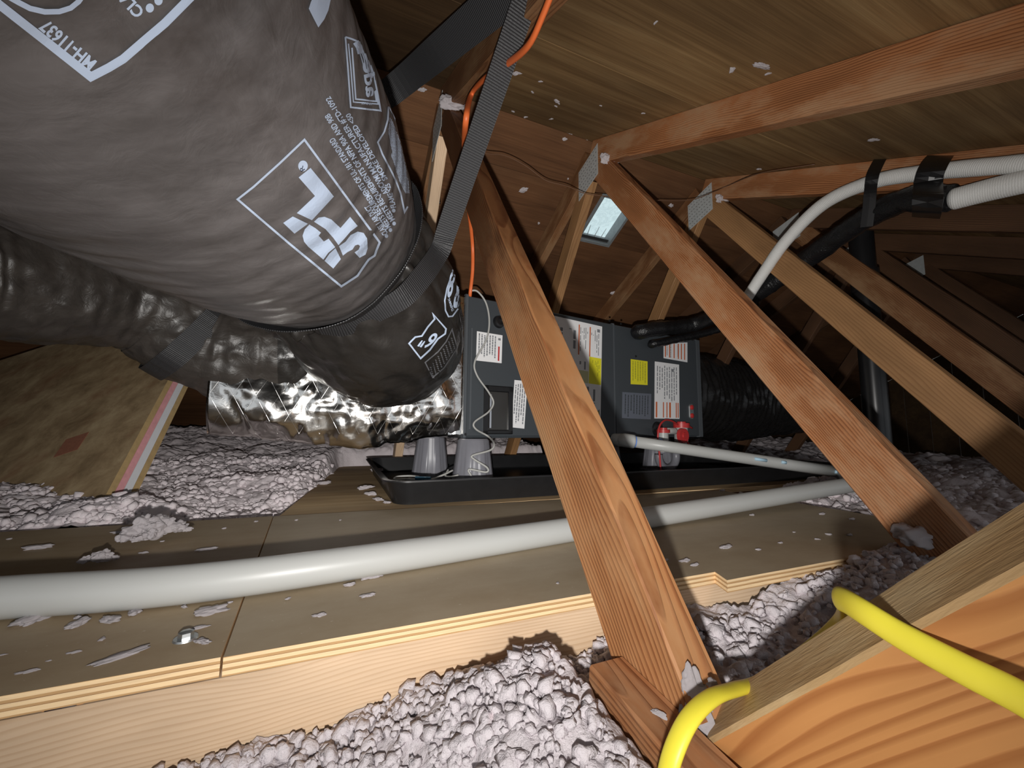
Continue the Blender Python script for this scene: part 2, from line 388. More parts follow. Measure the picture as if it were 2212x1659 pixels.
def spline(P, n):
    """Catmull-Rom through rows of P, n samples, evenly spaced in 3D"""
    P = np.asarray(P, float); Q = np.vstack([2*P[0]-P[1], P, 2*P[-1]-P[-2]]); out = []
    for i in range(1, len(Q)-2):
        t = np.linspace(0, 1, 40, endpoint=False)[:, None]; a, b, c, d = Q[i-1], Q[i], Q[i+1], Q[i+2]
        out.append(0.5*((2*b)+(-a+c)*t+(2*a-5*b+4*c-d)*t*t+(-a+3*b-3*c+d)*t**3))
    out = np.vstack(out+[P[-1:]]); s = np.concatenate([[0], np.cumsum(np.linalg.norm(np.diff(out[:, :3], axis=0), axis=1))])
    u = np.linspace(0, s[-1], n); return np.stack([np.interp(u, s, out[:, k]) for k in range(out.shape[1])], 1), u
def frames(P, hint=(0, 0, 1)):
    T = np.gradient(P, axis=0); T /= np.linalg.norm(T, axis=1)[:, None]; N = np.zeros_like(P)
    n = np.array(hint, float); n -= T[0]*n.dot(T[0]); n /= np.linalg.norm(n)
    for i in range(len(P)):
        n = n-T[i]*n.dot(T[i]); n /= np.linalg.norm(n); N[i] = n
    return T, N, np.cross(T, N)
def tube_geo(P, r, seg=24, caps=True, hint=(0, 0, 1), disp=None, flat=1.0):
    P = np.asarray(P, float); n = len(P); r = np.full(n, r) if np.isscalar(r) else np.asarray(r)
    T, N, B = frames(P, hint); a = np.linspace(0, 2*math.pi, seg, endpoint=False)
    R = np.repeat(r[:, None], seg, 1)
    s = np.concatenate([[0], np.cumsum(np.linalg.norm(np.diff(P, axis=0), axis=1))])
    if disp is not None: R = R+disp(s[:, None]+0*a[None], a[None]+0*s[:, None], P[:, None]+R[..., None]*(np.cos(a)[None, :, None]*N[:, None]+np.sin(a)[None, :, None]*B[:, None]))
    V = P[:, None]+R[..., None]*(np.cos(a)[None, :, None]*N[:, None]+flat*np.sin(a)[None, :, None]*B[:, None])
    V = V.reshape(-1, 3); i = np.arange(n-1)[:, None]*seg; j = np.arange(seg)[None]; k = (j+1) % seg
    Fq = np.stack([i+j, i+k, i+seg+k, i+seg+j], -1).reshape(-1, 4)
    uv = np.stack([np.repeat(s, seg), np.tile(a/(2*math.pi), n)], 1)
    if caps:
        V = np.vstack([V, P[:1], P[-1:]]); c0, c1 = len(V)-2, len(V)-1; jj = np.arange(seg); kk = (jj+1) % seg
        t0 = np.stack([kk, jj, np.full(seg, c0), np.full(seg, c0)], 1); e = (n-1)*seg
        t1 = np.stack([e+jj, e+kk, np.full(seg, c1), np.full(seg, c1)], 1)
        Fc = [tuple(f) for f in Fq]+[tuple(f[:3]) for f in t0]+[tuple(f[:3]) for f in t1]; uv = np.vstack([uv, uv[:1], uv[-1:]])
        return V, Fc, uv
    return V, Fq, uv
def tube(name, pts, r, mat, parent=None, n=40, seg=16, flat=1.0, hint=(0, 0, 1), caps=True):
    P, _ = spline(pts, n) if len(pts) > 2 else (np.array([np.linspace(pts[0][k], pts[1][k], max(2, n//8)) for k in range(3)]).T, 0)
    V, Fc, uv = tube_geo(P, r, seg, caps, hint, flat=flat); return obj(name, V, Fc, mat, parent, smooth=True, uv=uv)
def ribbon(name, P, Wd, width, th, mat, parent=None):
    """webbing along P with width direction Wd"""
    P, Wd = np.asarray(P, float), np.asarray(Wd, float); n = len(P)
    T = np.gradient(P, axis=0); T /= np.linalg.norm(T, axis=1)[:, None]
    Wd = Wd-T*(Wd*T).sum(1)[:, None]; Wd /= np.linalg.norm(Wd, axis=1)[:, None]; N = np.cross(T, Wd)
    c = [(-.5, .5), (0, .62), (.5, .5), (.5, -.5), (0, -.62), (-.5, -.5)]
    V = np.stack([P+Wd*a*width+N*b*th for a, b in c], 1).reshape(-1, 3); k = len(c)
    s = np.concatenate([[0], np.cumsum(np.linalg.norm(np.diff(P, axis=0), axis=1))])
    uv = np.stack([np.repeat(s, k), np.tile([0, .5, 1, 1, .5, 0], n)], 1)
    Fc = [(i*k+j, i*k+(j+1) % k, (i+1)*k+(j+1) % k, (i+1)*k+j) for i in range(n-1) for j in range(k)]
    Fc += [tuple(range(k-1, -1, -1)), tuple((n-1)*k+j for j in range(k))]
    return obj(name, V, Fc, mat, parent, uv=uv)
def cyl(name, p0, p1, r0, r1, mat, parent=None, seg=28, rings=1):
    p0, p1 = np.array(p0, float), np.array(p1, float); P = np.array([p0+(p1-p0)*k/rings for k in range(rings+1)])
    V, Fc, uv = tube_geo(P, np.linspace(r0, r1, rings+1), seg, True, (0.3, 0.2, 1) if abs((p1-p0)[2]) < 0.9*np.linalg.norm(p1-p0) else (1, 0.1, 0))
    o = obj(name, V, Fc, mat, parent); smooth_angle(o); return o
def smooth_angle(o, ang=35):
    me = o.data; me.polygons.foreach_set('use_smooth', [True]*len(me.polygons))
    bm = bmesh.new(); bm.from_mesh(me); lim = math.radians(ang)
    for e in bm.edges:
        if len(e.link_faces) == 2 and e.calc_face_angle(0) > lim: e.smooth = False
    bm.to_mesh(me); bm.free()
def lathe(name, prof, M, mat, parent=None, seg=40, rfun=None):
    a = np.linspace(0, 2*math.pi, seg, endpoint=False); V = []
    for r, z in prof:
        rr = r*(np.ones(seg) if rfun is None else rfun(a, z)); V.append(np.stack([rr*np.cos(a), rr*np.sin(a), np.full(seg, z)], 1))
    V = np.vstack(V); n = len(prof); i = np.arange(n-1)[:, None]*seg; j = np.arange(seg)[None]; k = (j+1) % seg
    Fq = np.stack([i+j, i+k, i+seg+k, i+seg+j], -1).reshape(-1, 4)
    o = obj(name, V, Fq, mat, parent, M); smooth_angle(o, 40); return o

# ------------------------------------------------------------------ roof, floor, gables
def slope_panels(holder_name, side, rows, spans, mat_fn):
    st = tag(link(holder_name, None, Matrix.Translation((1.0, RIDGE_Y, RIDGE_Z))), kind='structure')
    for k, (y0, y1) in enumerate(rows):
        for (x0, x1) in spans[k]:
            n = Vector((0, -SLOPE if side < 0 else SLOPE, 1)).normalized(); d = Vector((0, 1, SLOPE if side < 0 else -SLOPE)).normalized()
            ya, yb = (min(y0, y1)+0.001, max(y0, y1)-0.001); L = (yb-ya)*math.sqrt(1+SLOPE*SLOPE)
            o = Vector((x0+0.001, ya, roof_z(ya)))
            M = Matrix((Vector((1, 0, 0)), d, n)).transposed().to_4x4(); M.translation = o
            box('underlay', (-.02, -.02, 0.0125), (x1-x0+.02 if x1 != VX0 else x1-x0, L+.02 if abs(yb-VY0) > .01 or not side > 0 else L, 0.016), M_FELT, st, M, ch=.0005) if VX0 not in (x0, x1) and VX1 not in (x0, x1) else None
            box('plywood_panel', (0, 0, 0), (x1-x0-0.002, L, 0.012), mat_fn(k, x0), st, M, ch=.0003)
    return st
M_FELT = plain('roof_felt', (.02, .02, .02), .9)
VX0, VX1, VY0, VY1 = 1.055, 1.235, 1.425, 1.640
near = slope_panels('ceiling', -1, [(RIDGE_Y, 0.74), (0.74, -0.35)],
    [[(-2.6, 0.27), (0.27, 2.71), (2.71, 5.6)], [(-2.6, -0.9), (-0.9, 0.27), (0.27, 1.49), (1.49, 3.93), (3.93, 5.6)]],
    lambda k, x=0: M_ROOF_SHADOW if x < .2 else M_ROOF)
# far slope, with an opening for the roof vent
VX0, VX1, VY0, VY1 = 1.055, 1.235, 1.425, 1.640
far = slope_panels('ceiling_far', 1, [(RIDGE_Y, VY0), (VY0, VY1), (VY1, 2.33), (2.33, 3.6), (3.6, 4.3)],
    [[(-2.6, 0.27), (0.27, 2.71), (2.71, 5.6)], [(-2.6, 0.27), (0.27, VX0), (VX1, 2.71), (2.71, 5.6)], [(-2.6, 0.27), (0.27, 2.71), (2.71, 5.6)], [(-2.6, 1.49), (1.49, 3.93), (3.93, 5.6)], [(-2.6, 5.6)]],
    lambda k, x=0: M_ROOF_RED)
fv = tag(link('floor', mesh('floor', [(-2.6, -1.4, -0.012), (5.6, -1.4, -0.012), (5.6, 4.3, -0.012), (-2.6, 4.3, -0.012), (-2.6, -1.4, 0.0), (5.6, -1.4, 0.0), (5.6, 4.3, 0.0), (-2.6, 4.3, 0.0)],
    [(3, 2, 1, 0), (4, 5, 6, 7), (0, 1, 5, 4), (1, 2, 6, 5), (2, 3, 7, 6), (3, 0, 4, 7)], M_DRYWALL)), kind='structure')
def gable(name, x, sx):
    st = tag(link(name, None, Matrix.Translation((x, RIDGE_Y, 0))), kind='structure')
    y = -1.4
    while y < 4.25:
        y1 = y+0.195; za, zb = roof_z(y), roof_z(min(y1, 4.28)); M = Matrix.Translation((x, y, 0))
        V = [(0, 0.002, 0), (0, .193, 0), (0, .193, zb), (0, 0.002, za), (sx*.018, 0.002, 0), (sx*.018, .193, 0), (sx*.018, .193, zb), (sx*.018, 0.002, za)]
        obj('board', V, [(0, 1, 2, 3), (7, 6, 5, 4), (0, 4, 5, 1), (1, 5, 6, 2), (2, 6, 7, 3), (3, 7, 4, 0)], M_GABLE, st, M); y = y1
gable('wall_right', 5.6, 1); gable('wall_left', -2.6, -1)

# roof vent: a sheet-metal curb with a clear top, daylight behind it
vent = tag(link('window_1', None, Matrix.Translation((VX0, VY0, roof_z(VY0)))), kind='structure')
nrm = Vector((0, SLOPE, 1)).normalized(); dwn = Vector((0, 1, -SLOPE)).normalized()
VM = Matrix((Vector((1, 0, 0)), dwn, nrm)).transposed().to_4x4(); VM.translation = (VX0, VY0, roof_z(VY0))
LY = (VY1-VY0)*math.sqrt(1+SLOPE**2); LX = VX1-VX0; HC = 0.055
for lo, hi in (((0, 0, -.006), (.004, LY, HC)), ((LX-.004, 0, -.006), (LX, LY, HC)), ((0, 0, -.006), (LX, .004, HC)), ((0, LY-.004, -.006), (LX, LY, HC))):
    box('curb', lo, hi, M_CURB, vent, VM)
for lo, hi in (((-.012, -.012, -.002), (.0, LY+.012, .0)), ((LX, -.012, -.002), (LX+.012, LY+.012, .0)), ((0, LY, -.002), (LX, LY+.012, 0)), ((0, -.012, -.002), (LX, 0, 0))):
    box('flange', lo, hi, M_CURB, vent, VM, ch=0.0005)
box('pane', (0.003, 0.003, HC), (LX-.003, LY-.003, HC+.004), M_PANE, vent, VM)
for x, y, a in ((.10, .13, .3), (.055, .19, -.25), (.14, .07, .5)):
    p = VM @ Vector((x, LY-.003, .03+.01*a)); q = VM @ Vector((x+.012*a, LY-.06, .045))
    cyl('nail', p, q, .0022, .0012, M_STEEL, vent, 8)

# ------------------------------------------------------------------ trusses
XT = [0.253, 0.863, 1.473, 2.083, 2.693, 3.303]
T38, W89 = 0.038, 0.089
def gusset(parent, x, pts, teeth=True):
    """steel connector plate in the truss plane with rows of punched teeth"""
    c = np.mean(pts, 0); V = [(x, p[0], p[1]) for p in pts]+[(x-.0014, p[0], p[1]) for p in pts]; n = len(pts)
    Fc = [tuple(range(n))]+[tuple(range(2*n-1, n-1, -1))]+[(i, i+n, (i+1) % n+n, (i+1) % n) for i in range(n)]
    g = obj('gusset_plate', V, Fc, M_PLATE, parent)
    if teeth:
        V, Fc = [], []; p0, e1, e2 = np.array(pts[0]), np.array(pts[1])-np.array(pts[0]), np.array(pts[-1])-np.array(pts[0])
        for i in range(9):
            for j in range(7):
                q = p0+e1*(i+.5+.25*(j % 2))/9.6+e2*(j+.5)/7; a, b = e1/np.linalg.norm(e1)*.0028, e2/np.linalg.norm(e2)*.0012; k = len(V)
                for s1, s2 in ((-1, -1), (1, -1), (1, 1), (-1, 1)): V.append((x-.0020, *(q+s1*a+s2*b)))
                V.append((x-.0014, *(q+a*1.3))); Fc += [(k, k+1, k+2, k+3), (k+1, k+4, k+2)]
        tag(obj('tooth_slots', V, Fc, M_KNOT, g), kind='stuff')
    return g
TRUSS_LABELS = ['nearest roof truss, orange web post standing in front of the air handler',
    'second roof truss, reddish ribbed web post ending at the plywood walkway end', 'third roof truss, carrying the white insulated pipes under its rafter',
    'fourth roof truss, dim, behind the black vent stack', 'fifth roof truss in the dark beyond the vent stack', 'sixth roof truss, farthest in the dark']
WEB_MATS = [M_FIR, M_FIR_RED, M_FIR_TAN, M_FIR_DARK, M_FIR_FALLOFF, M_FIR_FALLOFF]  # posts past the third are darkened in colour for the weaker flash
ROOTS = []
for k, x in enumerate(XT):
    xc = x+T38/2
    t = thing('roof_truss', (xc, RIDGE_Y, 0), TRUSS_LABELS[k], 'truss', 'roof trusses'); ROOTS.append(t)
    dn = Vector((0, -1, -SLOPE)).normalized(); df = Vector((0, 1, -SLOPE)).normalized(); off = 0.0445*math.sqrt(1+SLOPE**2)
    pk = Vector((xc, RIDGE_Y, RIDGE_Z-off-0.001))
    cm = M_FIR_DARK if k == 0 else M_FIR_TAN
    bar('top_chord', pk+dn*0.0, pk+dn*2.1, (0, -SLOPE, 1), T38, W89, M_FIR_RED if k in (1, 2) else (M_FIR_FALLOFF if k > 2 else M_FIR_DARK), t, seed=k)
    bar('top_chord', pk+df*0.02, pk+df*2.55, (0, SLOPE, 1), T38, W89, M_FIR_FALLOFF if k > 2 else M_FIR_DARK, t, seed=k+9)
    # the near web post: lower edge measured on each truss
    a0, a1 = {0: ((1.234, 1.391), (0.338, 0.173)), 1: ((1.250, 1.399), (0.401, 0.240)), 2: ((1.271, 1.401), (0.431, 0.292))}.get(k, ((1.26, 1.40), (0.42, 0.26)))
    d = Vector((0, a1[0]-a0[0], a1[1]-a0[1])).normalized(); nn = Vector((0, d.z, -d.y)); nn = nn if nn.y < 0 else -nn
    p0 = Vector((xc, a0[0], a0[1]))+nn*W89/2+d*0.02; p1 = Vector((xc, a1[0], a1[1]))+nn*W89/2+d*(0.05 if k == 0 else 0.14)
    bar('web', p0, p1, nn, T38, W89, WEB_MATS[k], t, seed=k+20)
    # far web post: mirror image, thinner lumber
    q0 = Vector((xc, RIDGE_Y+0.035, 1.40)); q1 = Vector((xc, 2.16, 0.14))
    bar('web', q0, q1, (0, 0.8, 0.6), T38, W89*0.8, (M_FIR_FALLOFF if k > 2 else M_FIR_TAN) if k else M_PINE, t, seed=k+31)
    if k == 0:
        bar('bottom_chord', (0.234, 0.326, 0.146), (0.234, -0.25, 0.092), (0, 0, 1), T38, W89, M_FIR_RED, t, seed=5)
        bar('bottom_chord', (xc, 1.05, 0.0465), (xc, 3.3, 0.0465), (0, 0, 1), T38, W89, M_FIR_DARK, t, seed=6)
    else: bar('bottom_chord', (xc, -0.6, 0.0465), (xc, 3.3, 0.0465), (0, 0, 1), T38, W89, M_FIR_DARK, t, seed=k+40)
    gusset(t, x, [(1.335, 1.46), (1.20, 1.50), (1.20, 1.375), (1.335, 1.335)], teeth=k < 3)
# the near truss's second web, rising from the panel point past the camera
E1, E2 = Vector(onX(1590, 1480, .291)), Vector(onX(2212, 1075, .291)); G1, G2 = Vector(onX(1530, 1600, .253)), Vector(onX(2212, 1240, .253))
ax = (E2-E1).normalized(); wv = (E1-G1); wv = (wv-ax*wv.dot(ax)); tw = wv.length; wv.normalize(); fn = ax.cross(wv); fn = fn if fn.dot(Vector(CAM)-E1) > 0 else -fn
mid0 = (G1+wv*tw/2); dpt = 0.14
ctr = mid0-ax*0.004
V, Fc = bar_geo(0.62, tw, dpt, 0.0025, 10, 0.0005, 3)
TM = Matrix((ax, wv, ax.cross(wv))).transposed().to_4x4(); sgn = 1 if ax.cross(wv).dot(fn) > 0 else -1
TM.translation = ctr-ax.cross(wv)*sgn*dpt/2
mi = [1 if len(f) == 4 and abs(np.mean([V[i][2] for i in f]) - sgn*dpt/2) < .004 else 0 for f in Fc]
tb = link('web', mesh('web', V, Fc, [M_FIR_FLAT, M_SAWN], mi=mi), TM, ROOTS[0])

# ------------------------------------------------------------------ plywood walkway
PZ = 0.195; PT = 0.0165
def sheet(name, poly, z, th, mats, parent):
    n = len(poly); o = Vector((np.mean([p[0] for p in poly]), np.mean([p[1] for p in poly]), z))
    V = [(p[0]-o.x, p[1]-o.y, 0) for p in poly]+[(p[0]-o.x, p[1]-o.y, -th) for p in poly]
    Fc = [tuple(range(n)), tuple(range(2*n-1, n-1, -1))]+[(i, i+n, (i+1) % n+n, (i+1) % n) for i in range(n)]
    return obj(name, V, Fc, mats, parent, Matrix.Translation(o), mi=[0, 0]+[1]*n)
walk = thing('plywood_walkway', (0.2, 0.75, PZ-PT), 'tan plywood walkway boards laid on a pale new pine stud across the insulation', 'walkway')
sheet('plywood_board', [(-1.5, .452), (-.0865, .4485), (-.129, 1.068), (-1.5, 1.135)], PZ, PT, [M_PLY, M_EDGE], walk)
sheet('plywood_board', [(-.0845, .4485), (.512, .4415), (.500, .412), (1.22, .400), (1.20, 1.005), (-.127, 1.068)], PZ-.0005, PT, [M_PLY2, M_EDGE], walk)
bar('stud', (-1.5, .470, PZ-PT-.0455), (1.2, .462, PZ-PT-.0455), (0, 0, 1), T38, W89, M_PINE, walk, seed=61)
bar('stud', (-1.5, 1.095, PZ-PT-.0455), (1.2, .985, PZ-PT-.0455), (0, 0, 1), T38, W89, M_PINE, walk, seed=62)
kp = onY(128, 1540, .4505)
kn = []; kr = []
for i in range(28):
    a = 2*math.pi*i/28; rr = 1+.14*math.sin(3*a+.6)+.08*math.sin(7*a)
    kn.append((kp[0]+.0088*rr*math.cos(a), .4506, kp[2]+.0112*rr*math.sin(a))); kr.append((kp[0]+.001+.0112*rr*math.cos(a), .4508, kp[2]-.001+.0135*rr*math.sin(a)))
for nm, ring, yy, mm in (('knot_rim', kr, .4503, M_KNOT_RIM), ('knot', kn, .4493, M_KNOT)):
    V = ring+[(p[0]*.9+kp[0]*.1, yy, p[2]*.9+kp[2]*.1) for p in ring]+[(kp[0], yy+.0004, kp[2])]
    Fc = [(i, (i+1) % 28, 28+(i+1) % 28, 28+i) for i in range(28)]+[(28+i, 28+(i+1) % 28, 56) for i in range(28)]
    obj(nm, V, Fc, mm, walk, smooth=True)
deck = thing('plywood_deck', (1.0, 1.6, .16), 'older brown plywood deck under the black drain pan', 'deck')
sheet('plywood_board', [(-.118, 1.075), (2.35, 1.02), (2.35, 2.25), (.01, 2.25)], .192, .016, [M_DECK, M_EDGE], deck)
bar('sleeper', (-.1, 1.16, .13), (2.3, 1.12, .13), (0, 0, 1), T38, W89, M_FIR_DARK, deck)
bar('sleeper', (.0, 2.18, .13), (2.3, 2.18, .13), (0, 0, 1), T38, W89, M_FIR_DARK, deck)

# ------------------------------------------------------------------ loose-fill insulation
def sstep(a, b, x): t = np.clip((x-a)/(b-a), 0, 1); return t*t*(3-2*t)
def field(name, x0, x1, y0, y1, step, base, mat, amp, label, keep=None, sizes=((.040, .24), (.0175, .46), (.0085, .60))):
    nx, ny = int((x1-x0)/step)+1, int((y1-y0)/step)+1
    X, Y = np.meshgrid(np.linspace(x0, x1, nx), np.linspace(y0, y1, ny), indexing='ij'); X, Y = X.ravel(), Y.ravel()
    q = np.stack([X, Y, 0*X], 1)
    wx, wy = .0045*fbm(q, 40, 2, 5), .0045*fbm(q, 40, 2, 9)
    h = np.zeros_like(X)
    for k, (sz, am) in enumerate(sizes):
        h += amp*am*clumps(X+wx*(.7 if k else 1), Y+wy*(.7 if k else 1), sz, 31+k*7)
    h += .003*fbm(q, 150, 2, 70)*amp+.014*fbm(q, 7, 2, 3)
    Z = base(X, Y)+h-.012*amp
    V = np.stack([X+.25*wx, Y-.25*wy, Z], 1)
    i, j = np.meshgrid(np.arange(nx-1), np.arange(ny-1), indexing='ij'); a = (i*ny+j).ravel()
    Fq = np.stack([a, a+ny, a+ny+1, a+1], 1)
    if keep is not None:
        kf = keep(X[a], Y[a]); Fq = Fq[kf]; used = np.unique(Fq); mp = np.full(len(V), -1); mp[used] = np.arange(len(used)); V = V[used]; Fq = mp[Fq]
    return tag(obj(name, V, Fq, mat, smooth=True), label, 'insulation', kind='stuff')
def lumps(parent, x0, x1, y0, y1, n, base, r0, r1, mat, keep, sub, seed, sink=0.0):
    """the popcorn of the loose fill: thousands of small rounded flocks, one mesh"""
    g = np.random.default_rng(seed); protos = []
    for v in range(8):
        bm = bmesh.new(); bmesh.ops.create_icosphere(bm, subdivisions=sub, radius=1.0); V = np.array([q.co[:] for q in bm.verts]); Fc = np.array([[q.index for q in f.verts] for f in bm.faces]); bm.free()
        r = .70+.42*fbm(V+v*7, 1.6, 2, v)+.55*np.abs(vnoise(V+v, 3.4, v+5)); protos.append((V*r[:, None]*np.array([1, .85, .8]), Fc))
    X, Y = g.uniform(x0, x1, n), g.uniform(y0, y1, n); k = keep(X, Y); X, Y = X[k], Y[k]; n = len(X)
    P = np.stack([X, Y, 0*X], 1); dens = vnoise(P, 21, 4); R = (r0+(r1-r0)*g.uniform(0, 1, n)**2.2)*(1+.25*dens)
    Z = base(X, Y)+.014*fbm(P, 7, 2, 3)-.002+g.uniform(-.38, .42, n)*R-sink; kind = g.integers(0, 8, n)
    q = g.normal(size=(n, 4)); q /= np.linalg.norm(q, axis=1)[:, None]; w, a, b, c = q.T
    M = np.stack([np.stack([1-2*(b*b+c*c), 2*(a*b-c*w), 2*(a*c+b*w)], 1), np.stack([2*(a*b+c*w), 1-2*(a*a+c*c), 2*(b*c-a*w)], 1), np.stack([2*(a*c-b*w), 2*(b*c+a*w), 1-2*(a*a+b*b)], 1)], 1)
    Vs, Fs, off = [], [], 0
    for v, (pv, pf) in enumerate(protos):
        i = np.where(kind == v)[0]; Q = np.einsum('nij,vj->nvi', M[i], pv)*R[i, None, None]; Q[..., 2] *= .9; Q += np.stack([X[i], Y[i], Z[i]], 1)[:, None]
        Vs.append(Q.reshape(-1, 3)); Fs.append((pf[None]+(np.arange(len(i))*len(pv))[:, None, None]).reshape(-1, 3)+off); off += len(i)*len(pv)
    return tag(obj('flocks', np.vstack(Vs), np.vstack(Fs), mat, parent, smooth=True), kind='stuff')
def base_near(x, y):
    l = .129+.012*sstep(-.2, .3, x)+.040*sstep(.02, .19, x)*(1-sstep(.34, .44, y))*(1-sstep(.20, .235, x)) - .04*sstep(.205, .24, x)*(1-sstep(.30, .40, y))*(1-sstep(.27, .30, x))
    r = .166+.028*sstep(.52, .66, x)+.012*sstep(.7, .9, x)+.012*sstep(.33, .29, x)
    w = sstep(.27, .36, x); return l*(1-w)+r*w
nk = lambda x, y: (y < .4415-.03*sstep(.49, .51, x)) & ~((x > .21) & (x < .26) & (y < .32) & (y > .2))
nf = field('loose_insulation', -.5, 1.3, .03, .4425, .0030, base_near, M_FLUFF, 0.95, 'pinkish white loose-fill insulation heaped in front of the plywood walkway',
      keep=nk, sizes=((.040, .22), (.0175, .30)))
lumps(nf, -.30, .36, .05, .434, 4900, base_near, .0032, .0100, M_FLUFF, lambda x, y: nk(x, y) & ~((x > .19) & (x < .262) & (y < .345) & (y > .1)), 2, 1)
lumps(nf, .30, 1.15, .12, .398, 1900, base_near, .0038, .0115, M_FLUFF, nk, 2, 2)
def base_far(x, y):
    z = .165+.055*sstep(1.1, 1.7, y)+.06*sstep(1.6, 2.3, y)+.07*sstep(2.2, 3.0, y)+.02*sstep(-.45, -.8, x)+.05*np.exp(-((x+.47)/.13)**2-((y-1.22)/.09)**2)
    ondeck = sstep(-.15, -.05, x-.10*(y-1.075))*(1-sstep(2.2, 2.35, y)); return z-ondeck*.12*(1+(z-.165)*6)
ff = field('loose_insulation', -2.2, 1.2, 1.06, 3.15, .0075, base_far, M_FLUFF_FAR, 1.1, 'dusty grey-pink loose-fill insulation beside the tilted hatch panel and behind the drain pan',
      keep=lambda x, y: (y > 1.145+.035*(-x-.13)) | (x > -2) & (y > 1.13), sizes=((.062, .24), (.029, .34), (.0145, .4)))
lumps(ff, -1.0, .12, 1.16, 2.0, 4000, base_far, .007, .019, M_FLUFF_FAR, lambda x, y: base_far(x, y) > .155, 1, 3)
lumps(ff, -.6, -.12, 1.12, 1.45, 1400, base_far, .006, .016, M_FLUFF_FAR, lambda x, y: y > 1.14+.035*(-x-.13), 1, 4)
br = lambda x, y: .185+.05*sstep(1.3, 2.2, x)+0*y
fr2 = field('loose_insulation', 1.24, 4.4, -.1, 1.0, .008, br, M_FLUFF_FAR, 1.1,
      'shadowed loose-fill insulation past the end of the plywood walkway', sizes=((.062, .24), (.029, .34), (.0145, .4)))
field('loose_insulation', 2.37, 4.4, 1.0, 3.15, .016, lambda x, y: .20+.12*sstep(1.8, 3.2, y), M_FLUFF_FAR, 1.1,
      'dark loose-fill insulation under the black return duct', sizes=((.085, .34), (.045, .55)))

lumps(fr2, 1.25, 2.4, .25, 1.0, 2000, br, .007, .02, M_FLUFF_FAR, lambda x, y: x > 0, 1, 5)

# tufts
ORD = ['leftmost', 'second', 'third', 'fourth', 'fifth', 'sixth', 'seventh', 'eighth', 'ninth', 'tenth', 'eleventh', 'twelfth', 'thirteenth', 'fourteenth', 'fifteenth', 'sixteenth', 'seventeenth', 'eighteenth', 'nineteenth', 'twentieth', 'twenty-first', 'twenty-second', 'twenty-third', 'twenty-fourth', 'twenty-fifth', 'twenty-sixth', 'twenty-seventh', 'twenty-eighth', 'twenty-ninth', 'thirtieth']
def ordinals(rows, region, what):
    """a label for every row: its place from the left among those of its region"""
    out = {}
    for i, r in enumerate(rows): out.setdefault(region(r[0], r[1]), []).append((r[0], r[1], i))
    lab = {}
    for reg, l in out.items():
        for k, (_, _, i) in enumerate(sorted(l)): lab[i] = ORD[k]+' '+what+('' if k == 0 else ' from the left')+' '+reg
    return [lab[i] for i in range(len(rows))]
TUFTS = []
rnd = random.Random(4)
def floret(sub, seed, shape, name):
    bm = bmesh.new(); bmesh.ops.create_icosphere(bm, subdivisions=sub, radius=1.0); V = np.array([x.co[:] for x in bm.verts]); Fc = np.array([[x.index for x in f.verts] for f in bm.faces]); bm.free()
    rg_ = np.random.default_rng(seed); n = V/np.linalg.norm(V, axis=1)[:, None]; r = .62+.34*fbm(n+seed*5, 1.4, 2, seed)
    for K, w, am in ((26, .55, .42), (120, .26, .22), (500 if sub > 4 else 260, .13, .11)):
        c = rg_.normal(size=(K, 3)); c /= np.linalg.norm(c, axis=1)[:, None]; ww = w*rg_.uniform(.6, 1.2, K); hh = am*rg_.uniform(.4, 1.1, K); best = np.zeros(len(n))
        for k in range(K):
            dd = np.sqrt(np.maximum(0, 2-2*(n@c[k]))); best = np.maximum(best, hh[k]*np.sqrt(np.maximum(0, 1-(dd/ww[k])**2)))
        r = r+best
    return mesh(name, n*r[:, None]*np.array(shape), Fc, M_TUFT, smooth=True)
for v in range(5): TUFTS.append(floret(4, v+1, (1.0, .62+.1*v/4, .6), 'insulation_tuft'))
def cluster(seed, n, name):
    rg_ = np.random.default_rng(seed); V = []; Fc = []; off = 0
    for k in range(n):
        me = TUFTS[rg_.integers(0, 5)]; v = np.zeros(len(me.vertices)*3); me.vertices.foreach_get('co', v); v = v.reshape(-1, 3); f = np.zeros(len(me.loops), int); me.loops.foreach_get('vertex_index', f)
        a, c = rg_.uniform(0, 6.3), rg_.uniform(-.9, .9); v = v[:, [0, 2, 1]] if k % 2 else v; ca, sa = math.cos(a), math.sin(a); v = np.stack([v[:, 0]*ca-v[:, 1]*sa, v[:, 0]*sa+v[:, 1]*ca, v[:, 2]], 1)
        rr = rg_.uniform(0, 1)**.6; th = rg_.uniform(0, 6.3); sc_ = rg_.uniform(.24, .46)*(1.15-.6*rr); V.append(v*sc_+[1.0*rr*math.cos(th), .62*rr*math.sin(th), .12+.75*(1-rr)*rg_.uniform(.2, 1)]); Fc.append(f.reshape(-1, 3)+off); off += len(v)
    return mesh(name, np.vstack(V), np.vstack(Fc), M_TUFT, smooth=True)
for v in range(3): TUFTS.append(cluster(v+11, 26, 'insulation_heap'))
def tuft(p, s, nrm=(0, 0, 1), flat=.5, stretch=1.0, label='', group='', ang=None, v=None, dx=None):
    v = rnd.randrange(5) if v is None else v; s *= .82; n = Vector(nrm).normalized()
    x = Vector((1, 0, 0)) if ang is None else Vector(ang); M = frame(p, x if ang is not None else Vector((math.cos(rnd.uniform(0, 6.3)), math.sin(rnd.uniform(0, 6.3)), .02)), n)
    if ang is not None: M = frame(p, x, n)
    zl = M.to_3x3() @ Vector((0, 0, 1))
    M = M @ Matrix.Diagonal((s*stretch, s, s*flat, 1)); M.translation = Vector(p)+zl*s*flat*.30
    o = link('insulation_tuft', TUFTS[v], M); return tag(o, label, 'insulation tuft', group)
GA = 'insulation tufts scattered on the plywood walkway'; LA = 'small white insulation tuft dropped on the plywood walkway'
def wl(px, py): return onZ(px, py, PZ)
